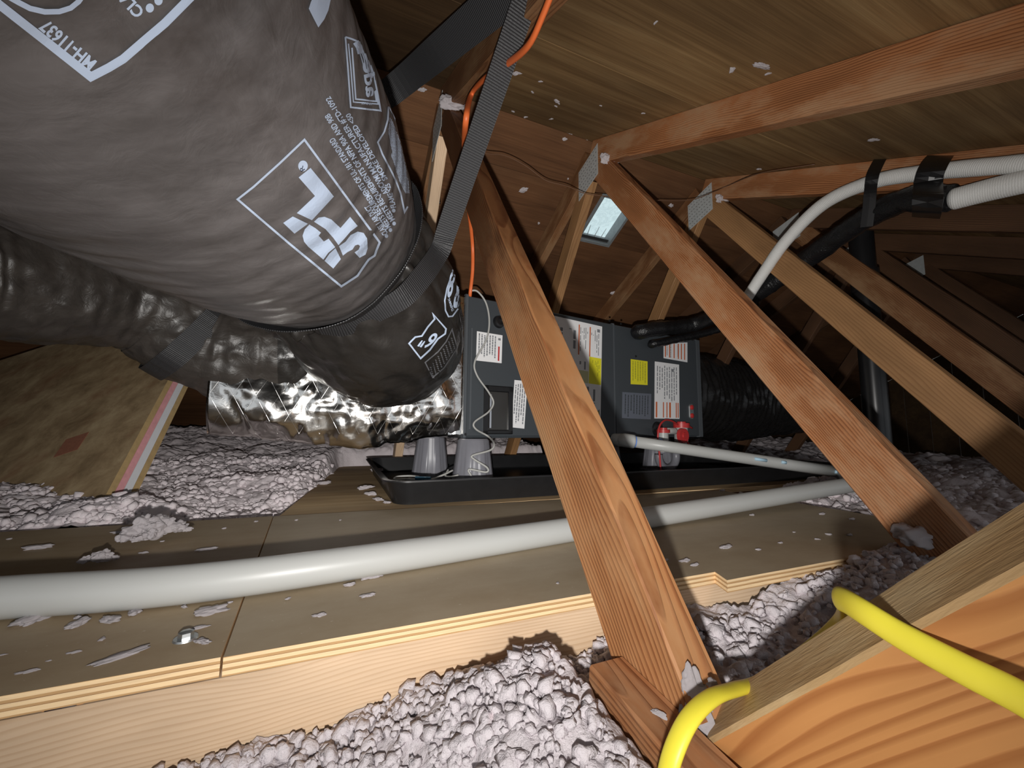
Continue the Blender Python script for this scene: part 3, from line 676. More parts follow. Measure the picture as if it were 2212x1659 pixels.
WT = ((80, 1185, 17, 1.7), (20, 1165, 5, 1), (350, 1170, 5, 1), (275, 1295, 17, 1.5), (290, 1325, 16, 1.3), (210, 1312, 34, 1.2), (75, 1340, 34, 1.3), (168, 1335, 11, 1.0), (166, 1350, 20, 1.3),
    (240, 1341, 20, 1.3), (398, 1312, 9, 1), (402, 1297, 7, 1), (460, 1322, 26, 1.4), (493, 1284, 11, 1.2), (497, 1302, 6, 1.1), (430, 1357, 11, 1.6), (439, 1388, 16, 1.3),
    (220, 1382, 9, 1.1), (160, 1410, 7, 2), (60, 1452, 9, 2.4), (105, 1428, 4, 1.4), (6, 1415, 5, 1.4), (622, 1294, 6, 1.2), (755, 1264, 10, 1.4), (800, 1248, 16, 2), (793, 1288, 11, 1.8), (690, 1330, 10, 1.6),
    (720, 1243, 7, 1.5), (447, 1188, 11, 2), (430, 1189, 5, 2), (484, 1142, 5, 1), (553, 1127, 5, 1), (640, 1124, 4, 1), (735, 1124, 4, 1.3), (270, 1150, 10, 3), (310, 1195, 7, 1.4),
    (1567, 1183, 11, 2), (1686, 1173, 6, 1.5), (1638, 1188, 6, 1.2), (1480, 1212, 10, 1.9), (1500, 1221, 8, 1.8), (1438, 1210, 6, 1.5), (1625, 1113, 6, 1.4), (1775, 1111, 7, 1.6), (1840, 1122, 7, 1.5),
    (1790, 1155, 6, 1.2), (1765, 1165, 5, 1.2), (1836, 1156, 7, 1.6), (1560, 1060, 6, 1.6), (1205, 1260, 5, 1), (305, 1398, 7, 1), (1715, 1150, 4, 1))
def wreg(x, y): return 'on the walkway right of the nearest post' if x > 1300 else ('on the walkway before the white pipe' if y > 1245 and (y > 1300 or x > 270) and not y < 1262-.1*(x-700) else 'on the walkway behind the white pipe')
for (px, py, s, st), LA in zip(WT, ordinals(WT, wreg, 'insulation tuft')):
    p = wl(px, py); t_ = np.dot(p-CAM, FW); tuft(p, s*t_/F_PX, flat=.6, stretch=st, label=LA, group=GA, ang=(1, .15, 0) if st > 1.3 else None)
p = wl(262, 1418); tuft(p, .0085, flat=.4, stretch=2.6, label='long torn white insulation shred on the plywood near the hex bolt', ang=(.9, .55, 0), v=2)
for px, py, s, lab in ((330, 1160, 60, 'large heap of white insulation fluff on the walkway behind the white pipe'), (212, 1203, 30, 'round insulation lump left of the large fluff heap behind the white pipe')):
    p = wl(px, py+18); t_ = np.dot(p-CAM, FW); tuft(p, s*t_/F_PX, flat=1.1, stretch=1.25, label=lab, ang=(.75, .65, 0) if px == 330 else (1, 0, 0), v={330: 5, 212: 6, 300: 7}[px])
GC = 'insulation bits stuck to the near roof sheathing'; LC = 'white insulation bit clinging to the tan roof sheathing'
NT = ((1117, 157, 13, 1.2), (1168, 175, 6, 1.3), (1150, 198, 6, 1), (1204, 218, 11, 1.3), (1201, 229, 6, 1), (1298, 228, 5, 1), (1390, 244, 6, 1.2), (1108, 240, 6, 1), (1136, 252, 7, 1), (1192, 256, 6, 1.2),
    (1418, 46, 6, 2), (1646, 140, 20, 1.6), (1583, 148, 11, 1.1), (1660, 158, 9, 1.2), (2068, 155, 20, 1.2), (2106, 162, 8, 1.6), (1765, 233, 9, 1.4), (1888, 300, 15, 1.3), (1600, 383, 12, 1.2), (1640, 364, 8, 1), (1550, 400, 6, 1))
for (px, py, s, st), LC in zip(NT, ordinals(NT, lambda x, y: 'on the tan roof sheathing', 'white insulation bit')):
    p = onNear(px, py); t_ = np.dot(p-CAM, FW); tuft(p, s*t_/F_PX*.8, (0, SLOPE, -1), .5, st, LC, GC)
GF = 'insulation bits stuck to the far roof sheathing'; LF = 'white insulation bit clinging to the red-brown roof sheathing'
FT = ((1232, 285, 9, 1.3), (1220, 300, 8, 1), (1270, 298, 8, 1), (1130, 410, 13, 1.3), (1164, 482, 6, 1), (1449, 443, 9, 1), (1326, 632, 10, 1.2), (1227, 386, 4, 1), (910, 193, 10, 1.3))
for (px, py, s, st), LF in zip(FT, ordinals(FT, lambda x, y: 'on the red-brown far sheathing', 'white insulation bit')):
    p = onFar(px, py); t_ = np.dot(p-CAM, FW); tuft(p, s*t_/F_PX*.8, (0, -SLOPE, -1), .5, st, LF, GF)
for px, py, s, x, lab in ((975, 228, 30, .253, 'fluffy insulation clump on the top end of the nearest web post'), (1312, 347, 22, .863, 'insulation clump on the top end of the reddish web post beside the plate'),
                          (1556, 432, 17, 1.473, 'insulation clump on the top end of the third truss post')):
    p = onX(px, py, x+.005); t_ = np.dot(p-CAM, FW); tuft(p, s*t_/F_PX, (-.3, -1, .3), .75, 1.1, lab, ang=(1, 0, .1), v=3)
for px, py, s, x, st, lab in ((1512, 1560, 62, .262, 2.0, 'insulation wad stuffed between the post foot and the sloping timber'), (1540, 1480, 20, .262, 1.2, 'insulation lump above the yellow cable at the post foot'),
                          (1425, 1545, 16, .234, 1.3, 'torn insulation flake on the short bottom chord'), (1338, 1465, 11, .234, 1.2, 'white insulation flake near the cut end of the short bottom chord')):
    p = onX(px, py, x); t_ = np.dot(p-CAM, FW); tuft(p, s*t_/F_PX, (-.6, -.5, .6), .5, st, lab, ang=(0, .3, 1) if st == 2.0 else None, v=1)
tuft(onX(1975, 1165, .85), .035, (-.2, -.4, 1), .8, 1.4, 'insulation lump against the foot of the reddish web post', ang=(1, 0, 0), v=4)

# ------------------------------------------------------------------ air handler
UA, UB = np.array([.388, 1.340, .361]), np.array([1.730, 1.535, .361]); UL = np.linalg.norm(UB-UA); UH = .511; UD = .55
ue = (UB-UA)/UL; un = np.array([ue[1], -ue[0], 0])                 # un points at the camera side
UM = Matrix((Vector(ue), Vector(-un), Vector((0, 0, 1)))).transposed().to_4x4(); UM.translation = Vector(UA)
def onU(px, py, off=0.0):
    q = onP(px, py, UA+un*off, un)-UA; return float(q@ue), float(q[2])
ah = tag(link('air_handler', None, UM), 'slate grey horizontal air handler cabinet covered in labels', 'air handler')
MID = onU(1326, 800)[0]
def upiece(name, lo, hi, mat, parent=ah, ch=.003): return box(name, lo, hi, mat, parent, UM, ch)
upiece('cabinet', (0, .012, 0), (UL, UD, UH), M_CAB)
upiece('access_panel', (.012, -.004, .006), (MID-.006, .02, UH-.006), M_CAB)
upiece('access_panel', (MID+.006, -.004, .006), (UL-.03, .02, UH-.006), M_CAB)
upiece('corner_post', (UL-.026, -.006, .0), (UL, .02, UH), M_CAB_EDGE)
upiece('corner_post', (0, -.006, .0), (.010, .02, UH), M_CAB_EDGE)
upiece('seam_strip', (MID-.006, -.001, .0), (MID+.006, .02, UH), M_CAB_EDGE, ch=.001)
ridge_u = onU(1013, 850)[0]
upiece('panel_rib', (max(.02, ridge_u), -.007, .03), (max(.02, ridge_u)+.006, -.002, UH-.12), M_CAB_EDGE, ch=.002)
for px, py in ((1315, 693), (1340, 700), (1308, 941), (1340, 946), (1004, 938), (1372, 770)):
    u, w = onU(px, py); M = UM @ Matrix.Translation((u, -.004, w)) @ Matrix.Rotation(math.pi/2, 4, 'X')
    lathe('screw', [(.0001, .003), (.004, .003), (.0055, 0)], M, M_BLACK, ah, 10)
LV = -.0052
def quad_uv(pts): return [onU(*p) for p in pts]
def sticker(name, pts, mat, lift=LV, parent=ah):
    q = quad_uv(pts); V = [(u, lift, w) for u, w in q]+[(u, lift+.0012, w) for u, w in q]; n = len(q)
    return obj(name, V, [tuple(range(n)), tuple(range(2*n-1, n-1, -1))]+[(i, i+n, (i+1) % n+n, (i+1) % n) for i in range(n)], mat, parent, UM)
def lerp4(q, s, t): a = np.array(q, float); return (a[0]*(1-s)+a[1]*s)*(1-t)+(a[3]*(1-s)+a[2]*s)*t
def lines(name, pts, parent, mat, cols, seed, lift=LV-.0003, s0=.06, s1=.94, t0=.05, t1=.95, fill=.6, kindstuff=True):
    """columns of tiny illegible type, running up the label"""
    r = random.Random(seed); q = quad_uv(pts); V, Fc = [], []
    for c in range(cols):
        a = s0+(s1-s0)*(c+.18)/cols; b = a+(s1-s0)*.5*fill/cols*1.6; t = t0+r.uniform(0, .05); te = t1-r.uniform(0, .25)
        while t < te:
            l = r.uniform(.03, .11); k = len(V)
            for s_, t_ in ((a, t), (b, t), (b, min(te, t+l)), (a, min(te, t+l))):
                u, w = lerp4(q, s_, t_); V.append((u, lift, w))
            Fc.append((k, k+1, k+2, k+3)); t += l+.014
    return tag(obj(name, V, Fc, mat, parent, UM), kind='stuff')
def block(name, pts, s0, s1, t0, t1, mat, parent, lift=LV-.0004):
    q = quad_uv(pts); V = [(lerp4(q, s, t)[0], lift, lerp4(q, s, t)[1]) for s, t in ((s0, t0), (s1, t0), (s1, t1), (s0, t1))]
    return obj(name, V, [(0, 1, 2, 3)], mat, parent, UM)
S1 = ((1029, 716), (1084, 725), (1082, 785), (1027, 779)); s = sticker('label', S1, M_WHITE); lines('print', S1, s, M_INK, 7, 1, s0=.05, s1=.78); block('print_red', S1, .84, .90, .42, .93, M_RED, s); block('print_mark', S1, .83, .93, .12, .2, M_INK, s)
S2 = ((1110, 821), (1138, 824), (1131, 926), (1103, 923)); s = sticker('label', S2, M_WHITE); lines('print', S2, s, M_INK, 5, 2)
S3 = ((1170, 677), (1299, 706), (1295, 935), (1160, 925)); s = sticker('label', S3, M_WHITE)
lines('print', S3, s, M_INK, 5, 3, s0=.2, s1=.56, t0=.06, t1=.30, fill=.7); lines('print', S3, s, M_INK, 5, 4, s0=.61, s1=.76, t0=.04, t1=.30, fill=.45); lines('print', S3, s, M_INK, 5, 5, s0=.80, s1=.96, t0=.05, t1=.29, fill=.45)
lines('print', S3, s, M_INK, 7, 6, s0=.2, s1=.76, t0=.33, t1=.50, fill=.4); lines('print', S3, s, M_INK, 5, 7, s0=.4, s1=.95, t0=.58, t1=.84, fill=.4)
block('print_orange', S3, .585, .605, .03, .31, M_ORANGE, s); block('print_orange', S3, .775, .795, .03, .31, M_ORANGE, s)
yb = block('print_yellow', S3, .78, .995, .31, .56, M_YELLOW, s); block('print_pale', S3, .50, .77, .45, .56, M_YELLOW_PALE, s)
lines('print', S3, s, M_INK_Y, 7, 8, lift=LV-.0006, s0=.81, s1=.97, t0=.33, t1=.54, fill=.6)
block('print_mark', S3, .91, .96, .035, .065, M_INK, s)
q = [onU(*p) for p in ((1293, 884), (1294, 908), (1279, 899))]; wt = obj('warning_triangle', [(u, LV-.0005, w) for u, w in q], [(0, 1, 2)], M_INK, s, UM)
q = [onU(*p) for p in ((1291, 888), (1292, 904), (1282, 898))]; obj('warning_triangle', [(u, LV-.0007, w) for u, w in q], [(0, 1, 2)], M_YELLOW, s, UM)
S4 = ((1361, 776), (1397, 781), (1397, 832), (1361, 830)); s = sticker('label', S4, M_YELLOW); lines('print', S4, s, M_INK_Y, 6, 9, fill=.5)
S5 = ((1343, 847), (1405, 851), (1404, 906), (1342, 903)); s = sticker('label', S5, M_SLATE); lines('print', S5, s, M_CAB, 9, 10, fill=.5)
S6 = ((1413, 781), (1465, 788), (1466, 905), (1412, 904)); s = sticker('label', S6, M_WHITE); lines('print', S6, s, M_INK, 9, 11, t1=.70, fill=.45)
for a, b_ in ((.04, .10), (.32, .36), (.46, .50), (.57, .64), (.84, .88), (.92, .96)): block('print_orange', S6, a, b_, .71, .98, M_ORANGE, s)
block('print_mark', S6, .66, .76, .10, .15, M_INK, s)
S7 = ((1432, 742), (1483, 740), (1483, 783), (1432, 774)); s = sticker('label', S7, M_WHITE)
for a in (.04, .21, .40, .58, .71, .85): block('print_orange', S7, a, a+.045, .06, .9, M_ORANGE, s)
lines('print', S7, s, M_INK, 6, 12, s0=.09, s1=.99, fill=.25)
# indicator with two red dots
u, w = onU(1491, 889); Mi = UM @ Matrix.Translation((u, -.004, w)); rim = []
for i in range(32): a = 2*math.pi*i/32; rim.append((.0165*math.cos(a), (.024 if math.sin(a) > 0 else -.024)+.0165*math.sin(a)))
V = [(x, 0, z) for x, z in rim]+[(x*.9, -.005, z*.94) for x, z in rim]
ind = obj('indicator', V, [(i, (i+1) % 32, 32+(i+1) % 32, 32+i) for i in range(32)]+[tuple(32+i for i in range(32))], M_STEEL, ah, Mi)
for dz in (.021, -.021): lathe('red_cap', [(.0001, .008), (.008, .0075), (.012, .005), (.0125, 0)], Mi @ Matrix.Translation((0, -.004, dz)) @ Matrix.Rotation(math.pi/2, 4, 'X'), M_RED, ind, 20)
# filter window
FQ = ((1044, 832), (1105, 835), (1102, 941), (1042, 938)); q = quad_uv(FQ); u0, u1 = q[0][0], q[1][0]; w0, w1 = q[3][1], q[0][1]
fwn = upiece('window_frame', (u0, -.012, w0), (u1, .0, w0+.016), M_BLACK)
for lo, hi in (((u0, -.012, w1-.022), (u1, 0, w1)), ((u0, -.012, w0), (u0+.016, 0, w1)), ((u1-.018, -.012, w0), (u1, 0, w1))): upiece('window_rail', lo, hi, M_BLACK, fwn)
upiece('window_glass', (u0+.014, -.006, w0+.014), (u1-.016, -.0045, w1-.02), plain('smoked_glass', (.028, .025, .022), .15), fwn, ch=.0004)
upiece('handle_bar', (u0+.020, -.015, w0+.02), (u0+.027, -.008, w1-.03), plain('bright_trim', (.55, .55, .58), .2, .9), fwn)
# cable grommet
u, w = onU(1076, 696); lathe('grommet', [(.0001, .006), (.012, .006), (.013, .014), (.021, .012), (.024, 0)], UM @ Matrix.Translation((u, -.004, w)) @ Matrix.Rotation(math.pi/2, 4, 'X'), M_BLACK, ah, 28)
# drain opening
u, w = onU(1418, 927); lathe('drain_port', [(.0001, .004), (.022, .004), (.024, .010), (.034, .008), (.036, 0)], UM @ Matrix.Translation((u, -.004, w)) @ Matrix.Rotation(math.pi/2, 4, 'X'), M_BLACK, ah, 28)
# refrigerant connections wrapped in black foam
def dpt_u(px, py, off): q = onP(px, py, UA+un*off, un); return q
ls = thing('refrigerant_line', dpt_u(1385, 716, .0), 'thick black foam wrapped refrigerant line from the air handler up to the rafter', 'pipe')
def big_line(P):
    Q, s_ = spline(P, 150); return Q
pA = [dpt_u(1385, 717, .0), dpt_u(1381, 717, .05), dpt_u(1420, 710, .085), dpt_u(1500, 700, .11)]
P = big_line([*pA, dep(1600, 655, 1.70), dep(1640, 630, 1.62), dep(1760, 548, 1.43), dep(1870, 472, 1.25), dep(1960, 432, 1.13), dep(2050, 428, 1.03)])
V, Fc, uv = tube_geo(P, .034+.0025*vnoise(P, 25, 3), 28, True, disp=lambda s, a, q: (.003*vnoise(q.reshape(-1, 3), 60, 5)).reshape(s.shape)); obj('foam_sleeve', V, Fc, M_FOAM, ls, smooth=True, uv=uv)
P2 = big_line([dpt_u(1412, 743, .0), dpt_u(1410, 743, .04), dpt_u(1450, 735, .06), dpt_u(1560, 708, .12), dep(1630, 660, 1.68)])
ls2 = thing('refrigerant_line', P2[0], 'thin black foam wrapped liquid line just under the thick black line', 'pipe')
V, Fc, uv = tube_geo(P2, .019, 20, True, disp=lambda s, a, q: (.002*vnoise(q.reshape(-1, 3), 70, 8)).reshape(s.shape)); obj('foam_sleeve', V, Fc, M_FOAM, ls2, smooth=True, uv=uv)
# white insulated pipes
wp = thing('insulated_pipe', dep(1700, 515, 1.5), 'white ribbed insulated pipe curving up to the rafter of the third truss', 'pipe')
P, _ = spline([dep(1606, 655, 1.60), dep(1650, 588, 1.53), dep(1700, 518, 1.45), dep(1780, 440, 1.33), dep(1885, 393, 1.20), dep(2010, 372, 1.08), dep(2212, 353, .93), dep(2420, 330, .82)], 220)
V, Fc, uv = tube_geo(P, .0205+.0004*vnoise(P, 60, 3), 24); obj('foam_sleeve', V, Fc, M_FOAMW, wp, smooth=True, uv=uv)
wp2 = thing('insulated_pipe', dep(2100, 420, .98), 'short white insulated pipe with a rounded end below the long white pipe', 'pipe')
P, _ = spline([dep(2046, 434, 1.035), dep(2130, 412, .98), dep(2230, 388, .92), dep(2420, 340, .83)], 90)
rr = np.full(90, .0265); rr[:6] = .0265*np.sqrt(np.clip(1-((5-np.arange(6))/5.4)**2, .02, 1)); V, Fc, uv = tube_geo(P, rr, 24); obj('foam_sleeve', V, Fc, M_FOAMW, wp2, smooth=True, uv=uv)
def small_strap(pts, w, lab):
    P, _ = spline(pts, 30); Wd = np.repeat(np.array([[.35, -1, -.5]]), 30, 0); o = ribbon('pipe_strap', P, Wd, w, .002, M_BLACK); return tag(o, lab, 'strap', 'black hanger straps round the white pipe')
small_strap([dep(1905, 338, 1.235), dep(1897, 352, 1.20), dep(1886, 376, 1.165), dep(1882, 395, 1.165), dep(1880, 415, 1.185), dep(1877, 450, 1.20), dep(1872, 490, 1.215)], .030, 'narrow black hanger strap round the white pipe near the vent stack')
small_strap([dep(2032, 335, 1.10), dep(2020, 352, 1.055), dep(2010, 372, 1.035), dep(2005, 392, 1.045), dep(2004, 425, .985), dep(2002, 455, 1.0), dep(2000, 470, 1.06)], .055, 'wide black hanger strap where the white pipes part')
# vent stack
vp = dep(1876, 700, 1.78)
vs = thing('vent_stack', (vp[0], vp[1], .15), 'black plastic vent stack standing up to the roof behind the web posts', 'pipe')
cyl('stack', (vp[0], vp[1], .05), (vp[0], vp[1], roof_z(vp[1])-.004), .045, .045, M_BLACK, vs, 36)
cyl('coupling', (vp[0], vp[1], 1.02), (vp[0], vp[1], 1.12), .052, .052, M_BLACK, vs, 36)
# return duct at the far end
def wrinkle(s, a, q): q = q.reshape(-1, 3); return (.012*fbm(q, 9, 3, 4)+.010*np.abs(vnoise(q*np.array([1, .3, .3]), 30, 6))+.004*np.sin(s.ravel()*2*math.pi/.05)).reshape(s.shape)
e0 = UA+ue*(UL+.005)-un*(UD*.5)+np.array([0, 0, UH*.5-.01])
rd = thing('return_duct', e0, 'wide black wrinkled return duct leaving the right end of the air handler', 'duct')
P, _ = spline([e0, e0+ue*.3, e0+ue*.9+[0, 0, .0], e0+ue*1.6+[0, -.05, .05]], 140); V, Fc, uv = tube_geo(P, .262, 120, True, disp=wrinkle); obj('jacket', V, Fc, M_DUCT3, rd, smooth=True, uv=uv)
# ------------------------------------------------------------------ drain pan, risers, wires
PX0, PX1, PYF, PYB, PB, PR = .115, 2.05, 1.085, 1.93, .1925, .258
pn = []
def rrect(x0, x1, y0, y1, r, n=8):
    o = []
    for cx, cy, a0 in ((x1-r, y1-r, 0), (x0+r, y1-r, 90), (x0+r, y0+r, 180), (x1-r, y0+r, 270)):
        for k in range(n+1): a = math.radians(a0+90*k/n); o.append((cx+r*math.cos(a), cy+r*math.sin(a)))
    return o
loops = [(rrect(PX0+.028, PX1-.028, PYF+.026, PYB-.028, .05), PB), (rrect(PX0+.026, PX1-.026, PYF+.024, PYB-.026, .055), PB+.008), (rrect(PX0+.008, PX1-.008, PYF+.006, PYB-.008, .06), PR-.006), (rrect(PX0-.004, PX1+.004, PYF-.004, PYB+.004, .07), PR-.004),
         (rrect(PX0-.004, PX1+.004, PYF-.004, PYB+.004, .07), PR), (rrect(PX0+.012, PX1-.012, PYF+.010, PYB-.012, .055), PR), (rrect(PX0+.030, PX1-.030, PYF+.028, PYB-.030, .05), PB+.008), (rrect(PX0+.036, PX1-.036, PYF+.034, PYB-.036, .045), PB+.003)]
V = [(x, y, z) for L_, z in loops for x, y in L_]; n = len(loops[0][0])
Fc = [(k*n+i, k*n+(i+1) % n, (k+1)*n+(i+1) % n, (k+1)*n+i) for k in range(len(loops)-1) for i in range(n)]+[tuple(range(n-1, -1, -1)), tuple((len(loops)-1)*n+i for i in range(n))]
pan = thing('drain_pan', ((PX0+PX1)/2, (PYF+PYB)/2, PB), 'black plastic overflow drain pan with rolled rim under the air handler', 'drain pan')
po = obj('tray', V, Fc, M_PAN, pan); smooth_angle(po, 30)
def riser(x, y, r0, r1, h, lab):
    t = thing('riser_pot', (x, y, PB+.004), lab, 'pot', 'upturned grey pots under the air handler')
    lathe('shell', [(r0+.012, 0), (r0+.013, .006), (r0+.001, .010), (r0, .014), (r0*.5+r1*.5, h*.5), (r1, h-.006), (r1-.006, h), (.001, h)], Matrix.Translation((x, y, PB+.004)), M_POT, t, 96, lambda a, z: 1+.03*np.sign(np.sin(8*a))*(.012 < z < h-.008))
h_ = .361-PB-.004
q = dep(1022, 990, 1.355); riser(q[0], q[1], .070, .053, h_, 'ribbed grey upturned pot under the left front corner with the wire coiled on it')
q = dep(930, 985, 1.60); riser(q[0], q[1], .072, .055, h_, 'shorter-looking grey upturned pot behind the foil plenum corner')
q = UA+ue*(onU(1340, 985)[0]-.02)-un*.07; riser(q[0], q[1], .070, .055, h_, 'shaded grey upturned pot behind the pipe elbow')
q = UA+ue*(onU(1452, 985)[0])-un*.08; riser(q[0], q[1], .078, .058, h_, 'grey upturned pot behind the drain tee with red caps')
# float switch wires in the pan
fsw = thing('pan_wiring', dep(900, 1026, 1.2), 'grey wire loop with blue connector lying in the pan corner', 'wire')
tube('wire', [dep(978, 1016, 1.30), dep(955, 1027, 1.26), dep(925, 1037, 1.235), dep(880, 1035, 1.245), dep(852, 1036, 1.26), dep(858, 1030, 1.285), dep(885, 1028, 1.29), dep(905, 1030, 1.27)], .0032, M_WIRE, fsw, 60, 8)
tube('wire', [dep(968, 1015, 1.31), dep(962, 1028, 1.27), dep(975, 1030, 1.26), dep(990, 1026, 1.27)], .003, M_WIRE, fsw, 30, 8)
cyl('connector', dep(898, 1033, 1.235), dep(930, 1034, 1.225), .006, .006, plain('connector_blue', (.03, .10, .16), .4), fsw, 12)
fs = thing('float_switch', dep(1115, 1010, 1.45), 'small metal bracket lying in the drain pan', 'bracket')
q = dep(1115, 1014, 1.42); box('bracket', (q[0]-.06, q[1]-.012, PB+.004), (q[0]+.07, q[1]+.012, PB+.010), M_STEEL, fs); box('tab', (q[0]+.02, q[1]-.004, PB+.008), (q[0]+.03, q[1]+.006, PB+.026), M_STEEL, fs)
tp = dep(815, 1002, 1.75); tuft((tp[0], tp[1], PB+.012), .03, label='insulation crumb heap inside the left corner of the drain pan', ang=(1, 0, 0), v=2)
CT = ((788, 1055, 15), (800, 1068, 12), (818, 1080, 12), (700, 1045, 13), (660, 1050, 18), (652, 1064, 12), (835, 1086, 9))
for (px, py, s), LB in zip(CT, ordinals(CT, lambda x, y: 'on the brown deck by the pan', 'insulation crumb')):
    p = onZ(px, py, .195); t_ = np.dot(p-CAM, FW); tuft(p, s*t_/F_PX, flat=.6, stretch=1.3, label=LB, group='insulation crumbs on the brown deck')

# coiled control wire down the front of the unit
cw = thing('control_wire', dpt_u(1016, 628, .02), 'grey control wire snaking down the front of the air handler', 'wire')
tube('wire', [dpt_u(1014, 631, -.03), dpt_u(1018, 628, .0), dpt_u(1032, 630, .012), dpt_u(1050, 655, .014), dpt_u(1057, 695, .015), dpt_u(1050, 735, .015), dpt_u(1026, 780, .014), dpt_u(1030, 810, .014), dpt_u(1056, 848, .016), dpt_u(1066, 870, .018),
     dpt_u(1055, 890, .018), dpt_u(1025, 912, .018), dpt_u(1028, 927, .02), dpt_u(1055, 943, .022), dep(1067, 958, 1.325), dep(1060, 972, 1.30), dep(1021, 984, 1.272), dep(1024, 992, 1.27), dep(1052, 1010, 1.272), dep(1050, 1020, 1.272), dep(1013, 1014, 1.268), dep(1018, 1028, 1.266)], .0034, M_WIRE, cw, 220, 10)

# ------------------------------------------------------------------ condensate line (all glued up: one thing)
dl = thing('drain_line', onZ(600, 1237, .2), 'white PVC condensate line running along the walkway and back to the air handler', 'pipe')
pa = [onZ(-260, 1322, .2165), onZ(0, 1290, .2165), onZ(600, 1238, .2165), onZ(1400, 1118, .2165)]; pc = np.array([1.42, .800, .2165]); RP = .0212
ends = [np.array(pa[0]), np.array([-.062, .600, .2165]), np.array([.62, .692, .2165])]
L0, L1 = onZ(-300, 1318, .2165), onZ(1850, 1052, .2165)
jn = onX(1840, 1047, 1.40); k2 = dep(1812, 1020, 1.50)
tube('pipe', [onZ(-220, 1310, .2170), onZ(0, 1291, .2170), onZ(600, 1238, .2170), onZ(1390, 1119, .2170), jn], RP, M_PVC, dl, 60, 40)
e0 = dpt_u(1362, 953, .22); 
tube('pipe', [k2, e0], RP*.98, M_PVC, dl, 40, 40)
tube('elbow', [jn, jn+(k2-jn)*.1+np.array([.05, .0, 0]), k2+(jn-k2)*.05+np.array([.055, .02, 0]), k2], RP*1.18, M_PVC, dl, 30, 36)
b0 = dpt_u(1422, 955, .06); b1 = dpt_u(1362, 953, .12)
dirp = (k2-e0)/np.linalg.norm(k2-e0); hs = np.linspace(0, 1, 12); Pe = np.array([e0+dirp*(.012-.062*h) for h in hs]); re_ = RP*1.2*np.sqrt(np.clip(1-np.clip((hs-.55)/.45, 0, 1)**2, .003, 1))
V, Fc, uv = tube_geo(Pe, re_, 36); obj('elbow', V, Fc, M_PVC, dl, smooth=True)
tube('elbow', [e0-dirp*.022, e0-dirp*.022-un*.05], RP*1.15, M_PVC, dl, 16, 36)
tube('pipe', [e0-dirp*.022-un*.05, dpt_u(1432, 957, .055)], RP*.9, M_PVC, dl, 24, 30)
dirp = (k2-e0)/np.linalg.norm(k2-e0)
cyl('primer_ring', e0+dirp*.012, e0+dirp*.017, RP*1.06, RP*1.06, M_PVC_BLUE, dl, 32)
cyl('primer_ring', dpt_u(1419, 956, .068), dpt_u(1424, 956, .064), RP*1.0, RP*1.0, M_PVC_BLUE, dl, 32)
tube('tee', [dpt_u(1420, 931, -.002), dpt_u(1440, 931, .045), dpt_u(1458, 931, .05)], .0155, M_PVC, dl, 16, 28)
def vert(name, px, py0, py1, off, r, mat=M_PVC, r1=None, seg=28):
    a, b_ = dpt_u(px, py0, off), dpt_u(px, py1, off); b_ = np.array([a[0], a[1], b_[2]]); return cyl(name, a, b_, r, r1 or r, mat, dl, seg)
vert('tee', 1472, 962, 923, .05, .031); vert('cap', 1472, 924, 914, .05, .037, M_RED); vert('cap', 1472, 914, 911, .05, .02, M_RED)
vert('riser', 1433, 957, 934, .06, .023); vert('riser', 1433, 976, 957, .06, .026); vert('cap', 1433, 935, 928, .06, .029, M_RED); vert('cap', 1433, 928, 924, .06, .017, M_RED)
c0 = dpt_u(1472, 941, .082); cyl('cap', c0, c0+un*.016, .035, .033, M_RED, dl, 32); cyl('cap', c0+un*.016, c0+un*.022, .016, .014, M_RED, dl, 8)
tube('cap_tether', [dpt_u(1464, 917, .06), dpt_u(1450, 909, .075), dpt_u(1436, 908, .085), dpt_u(1425, 920, .09), dpt_u(1421, 945, .09), dpt_u(1424, 975, .09), dpt_u(1426, 1000, .09), dpt_u(1428, 1027, .09)], .0042, M_RED, dl, 60, 8)
tube('cap_tether', [dpt_u(1480, 950, .095), dpt_u(1486, 957, .095), dpt_u(1489, 962, .095)], .004, M_RED, dl, 12, 8)
tube('cap_tether', [dpt_u(1480, 917, .06), dpt_u(1488, 921, .07), dpt_u(1495, 925, .06)], .004, M_RED, dl, 12, 8)
c0 = dpt_u(1442, 985, .045); P = [c0+.062*(np.array(ue)*math.cos(a)+np.array([0, 0, 1])*math.sin(a))*np.array([1, 1, .9]) for a in np.linspace(math.pi*.95, math.pi*2.2, 14)]
tube('trap', P, .018, M_POT, dl, 40, 20)
for px, py, l in ((1630, 991, 26), (1688, 998, 10), (1803, 1019, 12)):
    t_ = np.interp(px, [1352, 1812], [np.dot(e0-CAM, FW), np.dot(k2-CAM, FW)]); a = dep(px, py, t_-RP*.93); b_ = a+dirp*l*t_/F_PX
    tube('primer_smear', [a, b_], .006, M_PVC_STAIN, dl, 16, 10)

